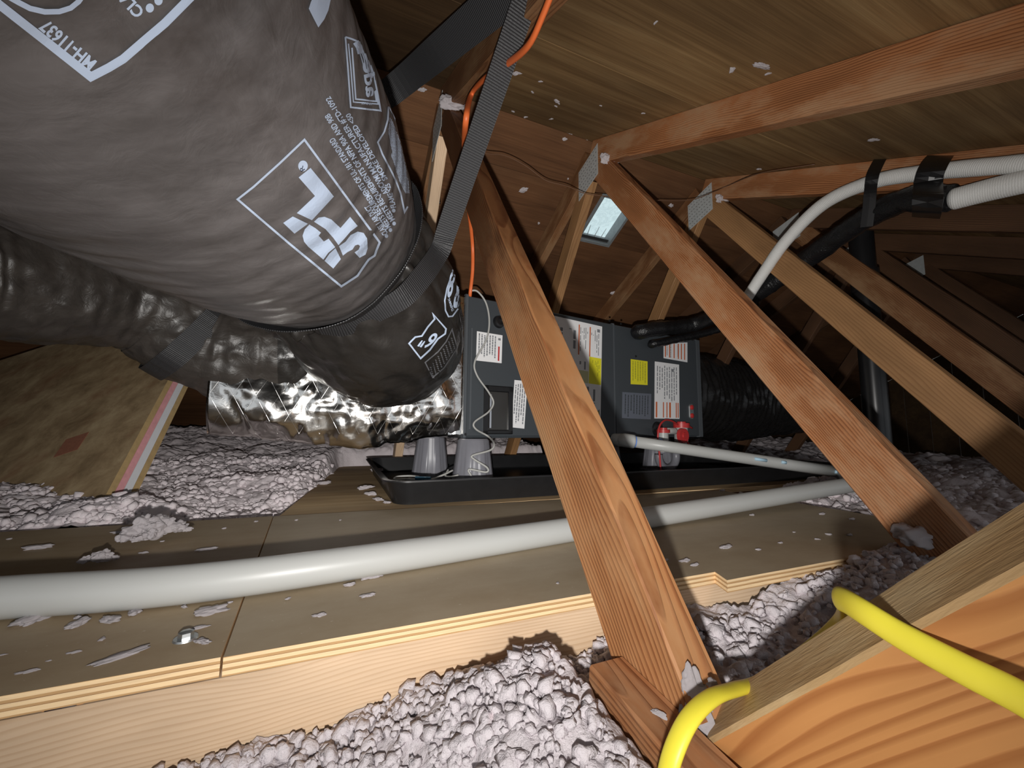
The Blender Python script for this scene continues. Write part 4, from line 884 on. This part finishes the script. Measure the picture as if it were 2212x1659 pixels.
# ------------------------------------------------------------------ foil plenum
def plenum():
    x0, x1, y0, y1, z0, z1 = -.335, .378, 1.315, 1.80, .372, .83
    n1, n2 = 90, 60; V = []; Fs = []; off = 0
    def face(o, a, b, na, nb):
        nonlocal off
        s, t = np.meshgrid(np.linspace(0, 1, na), np.linspace(0, 1, nb), indexing='ij'); P = np.array(o)+s.reshape(-1, 1)*np.array(a)+t.reshape(-1, 1)*np.array(b)
        i, j = np.meshgrid(np.arange(na-1), np.arange(nb-1), indexing='ij'); k = (i*nb+j).ravel()+off; V.append(P); Fs.append(np.stack([k, k+nb, k+nb+1, k+1], 1)); off += na*nb
    dx, dy, dz = x1-x0, y1-y0, z1-z0
    face((x0, y0, z0), (dx, 0, 0), (0, 0, dz), n1, n2); face((x0, y1, z0), (0, 0, dz), (dx, 0, 0), n2, n1); face((x0, y0, z0), (0, dy, 0), (dx, 0, 0), n2, n1); face((x0, y0, z1), (dx, 0, 0), (0, dy, 0), n1, n2)
    face((x0, y0, z0), (0, 0, dz), (0, dy, 0), n2, n2); face((x1, y0, z0), (0, dy, 0), (0, 0, dz), n2, n2)
    P = np.vstack(V); u = (P[:, 0]-x0)/dx; c = np.array([(x0+x1)/2, (y0+y1)/2, (z0+z1)/2])
    edge = np.minimum(1, np.minimum(u, 1-u)*8)
    d = (P-c); d /= np.linalg.norm(d, axis=1)[:, None]
    # rounded bottom edge, sagging belly, diagonal pull folds
    low = np.clip(1-(P[:, 2]-z0)/.10, 0, 1); fr = np.clip(1-(P[:, 1]-y0)/.12, 0, 1)
    P[:, 1] += .035*low*low*fr; P[:, 2] -= .036*np.sin(np.clip(u, 0, 1)*math.pi)**1.2*(1-np.clip((P[:, 2]-z0)/.3, 0, 1))
    fold = np.abs(vnoise(np.stack([P[:, 0]*1.0+P[:, 2]*.55, P[:, 1]*.3, P[:, 2]*.25], 1), 17, 5)); cr = np.abs(vnoise(P, 34, 8)); cr2 = np.abs(vnoise(P+.3*vnoise(P, 12, 2)[:, None]*.1, 60, 9))
    P += d*(.030*fold+.009*cr+.003*cr2-.014)[:, None]*edge[:, None]
    return P, np.vstack(Fs)
pl = thing('supply_plenum', (.02, 1.55, .36), 'crumpled foil-faced supply plenum on the left end of the air handler', 'duct')
PV, PF = plenum(); po = obj('foil_wrap', PV, PF, M_FOIL, pl, smooth=True)
bm = bmesh.new(); bm.from_mesh(po.data); bmesh.ops.remove_doubles(bm, verts=bm.verts, dist=.0008); bm.to_mesh(po.data); bm.free()
pbvh = BVHTree.FromPolygons([tuple(v) for v in PV], [tuple(f) for f in PF])
V, Fc = [], []
def scrim(p, q):
    P = []
    for k in range(25):
        h = pbvh.ray_cast(Vector((p[0]+(q[0]-p[0])*k/24, 1.0, p[1]+(q[1]-p[1])*k/24)), Vector((0, 1, 0)))[0]
        if h is None: continue
        P.append(np.array(h)-[0, .0012, 0])
    for a, b_ in zip(P[:-1], P[1:]):
        k = len(V); V.extend([a-[0, 0, .0006], a+[0, 0, .0006], b_+[0, 0, .0006], b_-[0, 0, .0006]]); Fc.append((k, k+1, k+2, k+3))
for k in range(-4, 14): x = -.33+k*.055; scrim((x, .80), (x+.22, .375)); scrim((x+.22, .80), (x, .375))
tag(obj('scrim', V, Fc, M_SCRIM, pl), kind='stuff')
# collar taped to the unit
V, Fc = bar_geo(.05, .50, .505, .01, 6, .003, 7)
obj('end_tape', V, Fc, M_FOIL, pl, Matrix.Translation((.338, 1.592, .618)))

# ------------------------------------------------------------------ flexible ducts
def duct(name, ctrl, n, seg, disp, mat, label, hint=(0, 0, 1), split=None):
    P, s = spline([list(dep(a, b, t))+[r] for a, b, t, r in ctrl], n); V, Fc, uv = tube_geo(P[:, :3], P[:, 3], seg, True, hint, disp=disp)
    t = thing(name, P[n//2, :3], label, 'duct'); sv = np.concatenate([np.repeat(s, seg), [0, s[-1]]]); mats = mat if isinstance(mat, list) else [mat]
    obj('jacket', V, Fc, mats, t, smooth=True, uv=uv, mi=[1 if split and sv[f[0]] > split else 0 for f in Fc])
    return t, P, s, BVHTree.FromPolygons([tuple(v) for v in V], [tuple(f) for f in Fc])
AX = ray(1037, 867); OFF = -RT*.327+UP*.338
def axp(t): return CAM+AX*t+OFF
def d1ctrl():
    rows = [list(axp(t))+[.200] for t in (-.55, -.2, .1)]+[list(axp(.35))+[.204], list(axp(.52))+[.2125], list(axp(.66))+[.2105], list(axp(.76))+[.201], list(axp(.80))+[.195]]
    rows += [list(dep(*r[:3]))+[r[3]] for r in ((748, 582, .885, .199), (806, 662, .955, .207), (838, 712, 1.06, .200), (848, 735, 1.20, .18), (850, 740, 1.40, .17))]
    return rows
D1P, D1S = spline(d1ctrl(), 380)
S_STRAP = D1S[np.argmin(np.linalg.norm(D1P[:, :3]-axp(.80), axis=1))]
def d1disp(s, a, q):
    q = q.reshape(-1, 3); s = s.ravel(); a_ = a.ravel(); after = sstep(S_STRAP-.02, S_STRAP+.05, s)
    near_ = np.exp(-((s-S_STRAP-.06)/.12)**2)
    w = .0020*fbm(q, 14, 3, 2)*(1-after*.5)-.020*np.exp(-((s-S_STRAP-.030)/.030)**2)
    w += after*(.011*np.abs(vnoise(q, 13, 5))+.007*fbm(q, 8, 2, 11)-.006*np.abs(vnoise(q+.02*vnoise(q, 20, 3)[:, None], 30, 6)))
    fold = np.abs(vnoise(np.stack([a_*3.2, s*2.2+a_*.8, 0*s], 1), 2.6, 21)); w += near_*after*.026*(fold-.35)
    w += (1-after)*.0016*np.sin(s*2*math.pi/.038+.6*np.sin(a_*3))*(.4+.6*vnoise(q, 6, 9))
    low = np.exp(-((a_-2.5)/.5)**2); w += (1-after)*low*.010*np.abs(vnoise(q, 7, 31))
    return w.reshape(a.shape)
V, Fc, uv = tube_geo(D1P[:, :3], D1P[:, 3], 240, True, (0, 0, 1), disp=d1disp)
d1 = thing('flexible_duct', axp(.4), 'big dusty black flexible duct with printed logos hanging close above the walkway', 'duct')
cent = np.array([V[list(f)].mean(0) for f in Fc]) if False else None
sv = np.concatenate([np.repeat(D1S, 240), [0, D1S[-1]]]); mi = np.array([1 if sv[f[0]] > S_STRAP+.015 else 0 for f in Fc])
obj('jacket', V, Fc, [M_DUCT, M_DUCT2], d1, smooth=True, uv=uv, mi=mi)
B1 = BVHTree.FromPolygons([tuple(v) for v in V], [tuple(f) for f in Fc])
def d2disp(s, a, q):
    q = q.reshape(-1, 3); return (.010*fbm(q, 7, 3, 41)+.008*np.abs(vnoise(q, 17, 43))-.005*np.abs(vnoise(q, 33, 44))+.0012*np.sin(s.ravel()*2*math.pi/.045)).reshape(a.shape)
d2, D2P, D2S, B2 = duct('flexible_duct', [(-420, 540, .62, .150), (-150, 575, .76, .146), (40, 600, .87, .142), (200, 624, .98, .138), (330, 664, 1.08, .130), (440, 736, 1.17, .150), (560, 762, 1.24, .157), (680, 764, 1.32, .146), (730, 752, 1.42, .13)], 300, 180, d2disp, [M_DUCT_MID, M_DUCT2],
    'second black flexible duct sagging behind and below the big printed duct', split=.83)

# hanging straps
def wrap(P, S, s0, a0, a1, n, B, lift, hint=(0, 0, 1), tilt=0.0):
    """points round a duct at arc length s0 from angle a0 to a1"""
    T, N, Bn = frames(P[:, :3], hint); out = []; tang = []
    for a in np.linspace(a0, a1, n):
        sx = s0+tilt*(a-a0); i = int(np.argmin(abs(S-sx))); d = N[i]*math.cos(a)+Bn[i]*math.sin(a); c = P[i, :3]
        h = B.ray_cast(Vector(c+d*.5), Vector(-d))[0]; r = (np.array(h)-c)@d if h is not None else P[i, 3]
        out.append(c+d*(r+lift)); tang.append(T[i])
    return np.array(out), np.array(tang)
def hit(B, px, py, lift=0.0):
    d = Vector(ray(px, py)); h, n, i, dist = B.ray_cast(Vector(CAM), d.normalized())
    if h is None: return None
    n = n if n.dot(d) < 0 else -n; return np.array(h+n*lift)
st = thing('hanging_strap', onX(1142, 0, .25), 'black webbing strap looped under the big printed duct and up to the rafter', 'strap')
P, Td = wrap(D1P, D1S, S_STRAP+.004, .0, 2*math.pi, 90, B1, .006); C0 = P.mean(0); Rd = P-C0; Rd -= Td*(Rd*Td).sum(1)[:, None]; Rd /= np.linalg.norm(Rd, axis=1)[:, None]; ribbon('loop', P, Td-.75*Rd, .050, .0016, M_WEB, st)
top = Vector((.250, .545, 1.118)); legpx = [(960, 470), (935, 535), (905, 585), (862, 632), (805, 668), (745, 690), (690, 702)]
Lp = [p for p in (hit(B1, a+6, b+6, .012) for a, b in legpx) if p is not None]
free = [np.array(top)*(1-k)+Lp[0]*k for k in np.linspace(0, .92, 12)]
Q, _ = spline(free+Lp, 90); Td = np.repeat(AX[None]/np.linalg.norm(AX), 90, 0)
fr_ = np.clip(2.6-np.linspace(0, 2.4, 90), 0, 1)[:, None]; Tq = np.gradient(Q, axis=0); Cq = np.cross(Tq, CAM+np.array([.25, -.1, 0])-Q); Cq /= np.linalg.norm(Cq, axis=1)[:, None]; Cq *= np.sign((Cq*Td).sum(1))[:, None]; Td = Td/np.linalg.norm(Td[0])*(1-fr_)+fr_*Cq; ribbon('leg', Q, Td, .043, .0016, M_WEB, st)
st2 = thing('hanging_strap', onX(1100, 0, .25), 'black webbing strap from the rafter passing behind the big duct to the second duct', 'strap')
i2 = int(np.argmin(np.abs(D2P[:, :3]@RT-(dep(400, 700, 1.13)@RT)))); s2 = D2S[i2]
P, Td = wrap(D2P, D2S, s2, .2, 2*math.pi+.2, 70, B2, .004); ribbon('loop', P, Td, .055, .0016, M_WEB, st2)
a_ = np.array(onX(1108, -22, .236)); b_ = dep(852, 192, 1.05); c_ = dep(700, 312, 1.12); d_ = P[0]
Q, _ = spline([a_, a_*.5+b_*.5, b_, c_, d_], 60); Tq = np.gradient(Q, axis=0); Td = np.cross(Tq, CAM-Q); ribbon('leg', Q, Td, .062, .0016, M_WEB, st2)

# ------------------------------------------------------------------ print on the ducts
def subdiv(bm, lim):
    for _ in range(4):
        es = [e for e in bm.edges if e.calc_length() > lim]
        if not es: break
        bmesh.ops.subdivide_edges(bm, edges=es, cuts=1); bmesh.ops.triangulate(bm, faces=[f for f in bm.faces if len(f.verts) > 3])
def project(name, bm, B, parent, mat, lift=.0009, lim=9):
    """lay a flat print (traced in photo pixels) on the surface it is printed on"""
    subdiv(bm, lim); dead = []
    for v in bm.verts:
        h = hit(B, v.co.x, v.co.y, lift)
        if h is None: dead.append(v)
        else: v.co = Vector(h)
    bmesh.ops.delete(bm, geom=dead, context='VERTS')
    bad = [f for f in bm.faces if max(e.calc_length() for e in f.edges) > .06]; bmesh.ops.delete(bm, geom=bad, context='FACES')
    me = bpy.data.meshes.new(name); bm.to_mesh(me); bm.free(); me.materials.append(mat); return link(name, me, None, parent)
def poly_bm(polys):
    cu = bpy.data.curves.new('outline', 'CURVE'); cu.dimensions = '2D'; cu.fill_mode = 'BOTH'
    for pts in polys:
        sp = cu.splines.new('POLY'); sp.points.add(len(pts)-1); sp.use_cyclic_u = True
        for q, p in zip(sp.points, pts): q.co = (p[0]/100, p[1]/100, 0, 1)
    return curve_bm(cu)
def curve_bm(cu, scale=100):
    o = bpy.data.objects.new('tmp', cu); COL.objects.link(o); me = bpy.data.meshes.new_from_object(o.evaluated_get(bpy.context.evaluated_depsgraph_get())); bpy.data.objects.remove(o)
    bm = bmesh.new(); bm.from_mesh(me); bpy.data.meshes.remove(me)
    for v in bm.verts: v.co *= scale; v.co.z = 0
    bmesh.ops.remove_doubles(bm, verts=bm.verts, dist=1e-4); bmesh.ops.triangulate(bm, faces=bm.faces); return bm
def stroke_bm(lines_, w, closed=False, bm=None):
    bm = bm or bmesh.new()
    for pts in lines_:
        P = np.array(pts, float); n = len(P)
        if closed: D = np.roll(P, -1, 0)-P; D /= np.linalg.norm(D, axis=1)[:, None]; D0 = np.roll(D, 1, 0)
        else:
            D = np.vstack([P[1:]-P[:-1], P[-1:]-P[-2:-1]]); D /= np.linalg.norm(D, axis=1)[:, None]; D0 = np.vstack([D[:1], D[:-1]])
        N = np.stack([-(D+D0)[:, 1], (D+D0)[:, 0]], 1); N /= np.maximum(np.linalg.norm(N, axis=1), .3)[:, None]
        cs = np.maximum(.35, N[:, 0]*-D[:, 1]+N[:, 1]*D[:, 0]); N = N/cs[:, None]*w/2
        a = [bm.verts.new((*p, 0)) for p in P+N]; b = [bm.verts.new((*p, 0)) for p in P-N]
        for i in range(n if closed else n-1): j = (i+1) % n; bm.faces.new((a[i], a[j], b[j], b[i]))
    return bm
def text_bm(txt, start, end, h, bold=.012):
    """line of type whose middle runs from start to end, capital height h, all in photo pixels"""
    cu = bpy.data.curves.new('type', 'FONT'); cu.body = txt; cu.offset = bold; cu.resolution_u = 3; bm = curve_bm(cu, 1.0)
    X = [v.co.x for v in bm.verts]; x0, x1 = min(X), max(X); s, e = np.array(start, float), np.array(end, float); d = e-s; d0 = d/np.linalg.norm(d); up = np.array([d0[1], -d0[0]])
    for v in bm.verts:
        p = s+d*(v.co.x-x0)/(x1-x0)+up*h*(v.co.y/.7-.5); v.co = (p[0], p[1], 0)
    return bm
def text_aff(txt, o, right, up, bold=.012):
    cu = bpy.data.curves.new('type', 'FONT'); cu.body = txt; cu.offset = bold; cu.resolution_u = 4; bm = curve_bm(cu, 1.0)
    X = [v.co.x for v in bm.verts]; x0, x1 = min(X), max(X)
    for v in bm.verts:
        p = np.array(o, float)+np.array(right, float)*(v.co.x-x0)/(x1-x0)+np.array(up, float)*v.co.y/.7; v.co = (p[0], p[1], 0)
    return bm
def cA(pts): return [(500+x/4.6075, 280+y/4.6075) for x, y in pts]
def cB(pts): return [(x/4.809, y/4.809) for x, y in pts]
def cC(pts): return [(640+x/5.531, y/5.531) for x, y in pts]
def cD(pts): return [(780+x/5.93, 220+y/5.93) for x, y in pts]
def cE(pts): return [(850+x/4.611, 480+y/4.611) for x, y in pts]
def cG(pts): return [(680+x/5.027, 190+y/5.027) for x, y in pts]
project('printed_frame', stroke_bm([cA([(718, 95), (1470, 1120), (1445, 1180), (1420, 1250), (1360, 1290), (1290, 1390), (1250, 1450), (1090, 1555), (560, 1118), (55, 685), (215, 560), (470, 330)])], 4.6, True), B1, d1, M_PRINT)
project('printed_logo', poly_bm([cA(p) for p in (
    [(780, 375), (1012, 660), (795, 895), (645, 825), (825, 655), (662, 470)], [(605, 858), (755, 930), (622, 1028), (510, 922)],
    [(770, 938), (725, 985), (703, 1050), (718, 1110), (760, 1160), (910, 1288), (960, 1220), (1028, 1165), (962, 1080), (915, 1108), (862, 1050), (885, 1020), (830, 975)],
    [(1030, 1175), (1085, 1285), (1010, 1378), (922, 1300), (970, 1230)],
    [(815, 910), (860, 870), (920, 862), (990, 890), (1080, 975), (1175, 865), (1250, 955), (1180, 1010), (1120, 1080), (1060, 1145), (1010, 1075), (930, 985)],
    [(1065, 1155), (1130, 1110), (1180, 1045), (1250, 1010), (1310, 1025), (1345, 1080), (1350, 1180), (1330, 1240), (1270, 1272), (1220, 1218), (1260, 1190), (1275, 1155), (1255, 1140), (1225, 1150), (1200, 1190), (1150, 1215), (1105, 1250)])]), B1, d1, M_PRINT)
rg = cA([(705+48*math.cos(a), 355+54*math.sin(a)) for a in np.linspace(0, 2*math.pi, 24, endpoint=False)])
rm = project('registered_mark', poly_bm([rg]), B1, d1, M_PRINT); project('registered_letter', text_aff('R', cA([(722, 388)])[0], (-5.0, -9.0), (-8.5, 5.5), .0), B1, rm, M_PRINT_DARK, .0014)
for txt, a, b_, h in (('CLASS 1 AIR DUCT', (762, 1590), (556, 1278), 12.5), ('MEETS REQUIREMENTS OF UL-181 STANDARD', (795, 1520), (170, 548), 12.5), ('MEETS REQUIREMENTS OF NFPA 90A AND 90B', (838, 1440), (120, 285), 12.5),
                      ('MANUFACTURER #TD-1092', (640, 925), (128, 100), 12), ('ADC/VMI', (770, 1150), (648, 945), 12), ('SMOKE DEVELOPED <50', (760, 1000), (345, 280), 11), ('FLAME <25', (848, 1300), (778, 1040), 11)):
    project('printed_text', text_bm(txt, cG([a])[0], cG([b_])[0], h, .02), B1, d1, M_PRINT, lim=14)
for p in ((772, 1605), (815, 1540), (855, 1470), (850, 1330)):
    project('printed_bullet', poly_bm([[(cG([p])[0][0]+4*math.cos(a), cG([p])[0][1]+4.4*math.sin(a)) for a in np.linspace(0, 2*math.pi, 12, endpoint=False)]]), B1, d1, M_PRINT)
project('printed_stamp', stroke_bm([cB([(-150, -75), (0, 45), (470, 415), (935, 785), (1120, 690), (1270, 600), (1500, 400), (1700, 230), (1970, -40), (2100, -170)])], 19), B1, d1, M_PRINT)
project('printed_ring', stroke_bm([cB([(60, -60), (180, 8), (300, 70), (450, 105), (600, 102), (720, 65), (800, 0), (850, -70)])], 12), B1, d1, M_PRINT)
project('printed_text', text_bm('MH-11637', cB([(955, 680)])[0], cB([(425, 225)])[0], 27, .03), B1, d1, M_PRINT, lim=14)
project('printed_text', text_bm('CLASS', cB([(1450, 150)])[0], cB([(1130, -190)])[0], 24, .03), B1, d1, M_PRINT, lim=14)
for p in ((1545, 75), (1635, 0)):
    project('printed_bullet', poly_bm([[(cB([p])[0][0]+9*math.cos(a), cB([p])[0][1]+10*math.sin(a)) for a in np.linspace(0, 2*math.pi, 14, endpoint=False)]]), B1, d1, M_PRINT)
project('printed_logo', poly_bm([cC([(200, -60), (410, -60), (370, 120), (320, 230), (250, 325), (185, 200), (135, 100), (160, 20)])]), B1, d1, M_PRINT)
# council panel
pan_ = project('printed_panel', stroke_bm([cC([(575, 440), (605, 800), (640, 1278), (1000, 1322), (965, 1130), (930, 960)])], 3.6), B1, d1, M_PRINT)
project('printed_panel', stroke_bm([cC([(575, 440), (640, 462), (700, 485), (755, 512)])], 4), B1, d1, M_PRINT)
project('printed_panel', stroke_bm([cC([(612, 520), (640, 800), (672, 1215), (970, 1245), (940, 1080)])], 2.6), B1, d1, M_PRINT)
project('printed_panel', stroke_bm([cC([(655, 570), (672, 800), (700, 1180), (950, 1212), (930, 1090)])], 3.4), B1, d1, M_PRINT)
project('printed_panel', stroke_bm([cC([(700, 500), (740, 560), (760, 640)])], 14), B1, d1, M_PRINT)
project('printed_text', text_aff('adc', cC([(835, 1165)])[0], (-9, -74), (22, -6), .03), B1, d1, M_PRINT)
project('printed_waves', stroke_bm([cC(p) for p in ([(735, 590), (770, 700), (800, 800)], [(760, 590), (800, 700), (825, 850)], [(785, 600), (830, 730), (850, 880)], [(815, 640), (855, 760), (875, 900)], [(850, 720), (885, 830), (900, 930)], [(880, 780), (915, 880), (930, 970)])], 2.6), B1, d1, M_PRINT)
project('printed_text', text_bm('AIR DUCT', cC([(900, 1242)])[0], cC([(770, 1228)])[0], 5, .02), B1, d1, M_PRINT)
# torn looking panel at the side of the duct, filled with small type
flag = cD([(345, 60), (335, 230), (290, 380), (205, 515), (265, 670), (370, 870), (430, 990), (500, 1170), (550, 1410), (590, 1340)])
project('printed_frame', stroke_bm([flag], 3.6), B1, d1, M_PRINT); project('printed_frame', stroke_bm([cD([(345, 60), (395, 150), (440, 250), (480, 340)])], 2.2), B1, d1, M_PRINT)
r_ = random.Random(8); bm = bmesh.new()
lft = [(200, 355), (380, 342), (520, 362), (640, 392), (680, 372), (780, 412), (1000, 478), (1160, 555)]; rgt = [(200, 375), (330, 430), (500, 492), (780, 560), (1000, 600), (1160, 612)]
y = 200.0
while y < 1160:
    xa, xb = np.interp(y, *zip(*lft)), np.interp(y, *zip(*rgt)); x = xa+r_.uniform(0, 6)
    while x < xb-4:
        l = r_.uniform(5, 13); stroke_bm([cD([(x, y), (min(xb, x+l), y+10)])], r_.uniform(1.0, 1.6), bm=bm); x += l+r_.uniform(3, 6)
    y += 13.5
tag(project('small_print', bm, B1, d1, M_PRINT, lim=20), kind='stuff')
# on the puckered end beyond the strap
def on2(name, bm, mat=M_PRINT, **k): return project(name, bm, B1, d1, mat, **k)
on2('printed_logo', poly_bm([cE([(505, 165), (530, 205), (515, 290), (490, 335), (460, 375), (475, 430), (430, 390), (445, 350), (432, 325), (480, 260)])]))
on2('printed_oval', stroke_bm([cE([(625, 385), (600, 420), (575, 530), (530, 660), (508, 780), (515, 880), (545, 940), (585, 935), (640, 860), (680, 720), (690, 610), (672, 520), (650, 430)])], 3.0, True))
on2('printed_text', text_aff('R', cE([(690, 560)])[0], (-14, 2), (-13, 62), .03)); on2('printed_text', text_aff('8', cE([(620, 490)])[0], (-12, 2), (-9, 54), .03))
on2('printed_text', text_bm('THERMAL', cE([(590, 885)])[0], cE([(545, 755)])[0], 5, .01))
on2('printed_frame', stroke_bm([cE([(392, 915), (520, 1062), (512, 1110), (440, 1160), (360, 1270), (268, 1355), (152, 1208), (215, 1142), (280, 1132), (340, 1040), (408, 962)])], 3.6, True))
on2('printed_text', text_aff('6"', cE([(450, 1122)])[0], (-24, -8), (-21.7, 30.4), .02))
on2('printed_frame', stroke_bm([cE([(580, 1068), (632, 1250), (500, 1450), (388, 1545), (313, 1395), (440, 1290), (520, 1190)])], 2.6, True), M_PRINT_DIM)
bm = bmesh.new()
for k in range(9):
    for j in range(6):
        x, y = 360+k*26+j*6, 1440-k*36+j*20
        stroke_bm([cE([(x, y), (x+14, y+10)])], 2.0, bm=bm)
tag(on2('small_print', bm, M_PRINT_DIM), kind='stuff')
on2('printed_frame', stroke_bm([cE([(697, 745), (735, 850), (740, 1010), (697, 1110), (652, 920)])], 1.8, True), M_PRINT_DIM)
bm = bmesh.new()
for k in range(10):
    for j in range(4): stroke_bm([cE([(668+j*16, 880+k*19), (678+j*16, 876+k*19)])], 1.8, bm=bm)
tag(on2('small_print', bm, M_PRINT_DIM), kind='stuff')

# ------------------------------------------------------------------ hatch panel leaning at the left
HB, HT = np.array(dep(222, 1080, 1.0)), np.array(dep(362, 822, 1.33))
hd = (HT-HB)/np.linalg.norm(HT-HB); fwh = FW*[1, 1, 0]; fwh /= np.linalg.norm(fwh); rth = np.array([fwh[1], -fwh[0], 0])
he = .966*rth-.26*fwh; hn = np.cross(he, hd); hn /= np.linalg.norm(hn); hn = hn if hn@(CAM-HB) > 0 else -hn; hr = np.cross(hd, hn); hr = hr if hr@he > 0 else -hr
HM = Matrix((Vector(-hr), Vector(hd), Vector(np.cross(-hr, hd)))).transposed().to_4x4(); HM.translation = Vector(HB)
sg = 1 if np.cross(-hr, hd)@hn > 0 else -1
hp = thing('hatch_panel', HB, 'brown insulated attic hatch panel leaning at the left with pink and white layered edge', 'panel')
z = 0.0
for nm, th, mt in (('face_board', .017, M_HATCH), ('foam_layer', .018, M_PINK), ('gypsum_layer', .020, M_GYPSUM), ('back_board', .017, M_HATCH_EDGE)):
    a, b_ = (-sg*(z+th), -sg*z) if sg > 0 else (z, z+th)
    o = box(nm, (0, -.10, min(a, b_)+.0004), (.95, 1.08, max(a, b_)-.0004), mt, hp, HM, ch=.002); z += th
    if nm == 'face_board':
        o.data.materials.append(M_HATCH_EDGE); me = o.data
        for p in me.polygons:
            if p.normal.x < -.7: p.material_index = 1
q = onP(155, 960, HB, hn); qq = HM.inverted() @ Vector(q)
box('red_stamp', (qq.x-.035, qq.y-.035, sg*.0003-.0004), (qq.x+.035, qq.y+.035, sg*.0003+.0004), M_STAMP, hp, HM, ch=.0001)

# ------------------------------------------------------------------ cables
yc = thing('yellow_cable', dep(1830, 1300, .24), 'flat yellow electrical cable looped over the sloping timber', 'cable')
Q, _ = spline([dep(2420, 1640, .125), dep(2212, 1512, .150), dep(2080, 1445, .168), dep(1950, 1375, .190), dep(1870, 1325, .208), dep(1830, 1300, .226), dep(1813, 1293, .245), dep(1822, 1300, .275), dep(1812, 1345, .305), dep(1740, 1410, .320), dep(1650, 1470, .305), dep(1590, 1488, .285), dep(1540, 1505, .268), dep(1495, 1545, .255), dep(1462, 1605, .246), dep(1440, 1680, .240), dep(1425, 1800, .235)], 180)
V, Fc, uv = tube_geo(Q, .0068, 20, True, hint=tuple(UP), flat=.55); obj('sheath', V, Fc, M_NM_Y, yc, smooth=True, uv=uv)
oc = thing('orange_cable', onX(1010, 240, .30), 'orange electrical cable running down beside the nearest web post', 'cable')
tube('sheath', [onX(1205, -50, .243), onX(1172, 35, .243), onX(1140, 100, .243), onX(1090, 142, .243), onX(1045, 172, .243), onX(1018, 205, .243), dep(1007, 255, .84), dep(1003, 330, 1.0), dep(1010, 430, 1.25), dep(1020, 520, 1.41), dep(1021, 580, 1.43), dep(1016, 630, 1.43), dep(1014, 650, 1.46)], .0064, M_NM_O, oc, 120, 12, flat=.7)
tw_ = thing('thin_wire', dep(1150, 360, 1.4), 'thin brown wire strung across the ridge between the trusses', 'wire')
tube('strand', [dep(1000, 300, 1.15), dep(1045, 330, 1.22), dep(1090, 336, 1.28), dep(1135, 358, 1.33), dep(1180, 390, 1.38), dep(1225, 402, 1.42), dep(1265, 418, 1.46), dep(1320, 425, 1.50), dep(1400, 432, 1.58), dep(1490, 432, 1.64), dep(1540, 415, 1.66), dep(1570, 402, 1.68), dep(1640, 375, 1.45), dep(1760, 355, 1.30)], .0016, M_COPPER, tw_, 140, 6)
kw = thing('thin_wire', dep(945, 420, 1.5), 'short black wire hanging beside the pale far post', 'wire')
tube('strand', [dep(958, 300, 1.42), dep(945, 330, 1.45), dep(941, 370, 1.48), dep(947, 405, 1.5), dep(950, 440, 1.5)], .003, M_BLACK, kw, 40, 6)
# hex bolt on the walkway
q = wl(401, 1380); hb = thing('hex_bolt', q, 'zinc hex-head bolt standing in the plywood near the seam', 'bolt')
lathe('washer', [(.0001, .0016), (.0095, .0016), (.0102, 0)], Matrix.Translation(Vector(q)), M_STEEL, hb, 28)
lathe('head', [(.0001, .0075), (.0045, .0075), (.0062, .0064), (.0064, .0016)], Matrix.Translation(Vector(q)) @ Matrix.Rotation(.3, 4, 'Z'), M_STEEL, hb, 6)
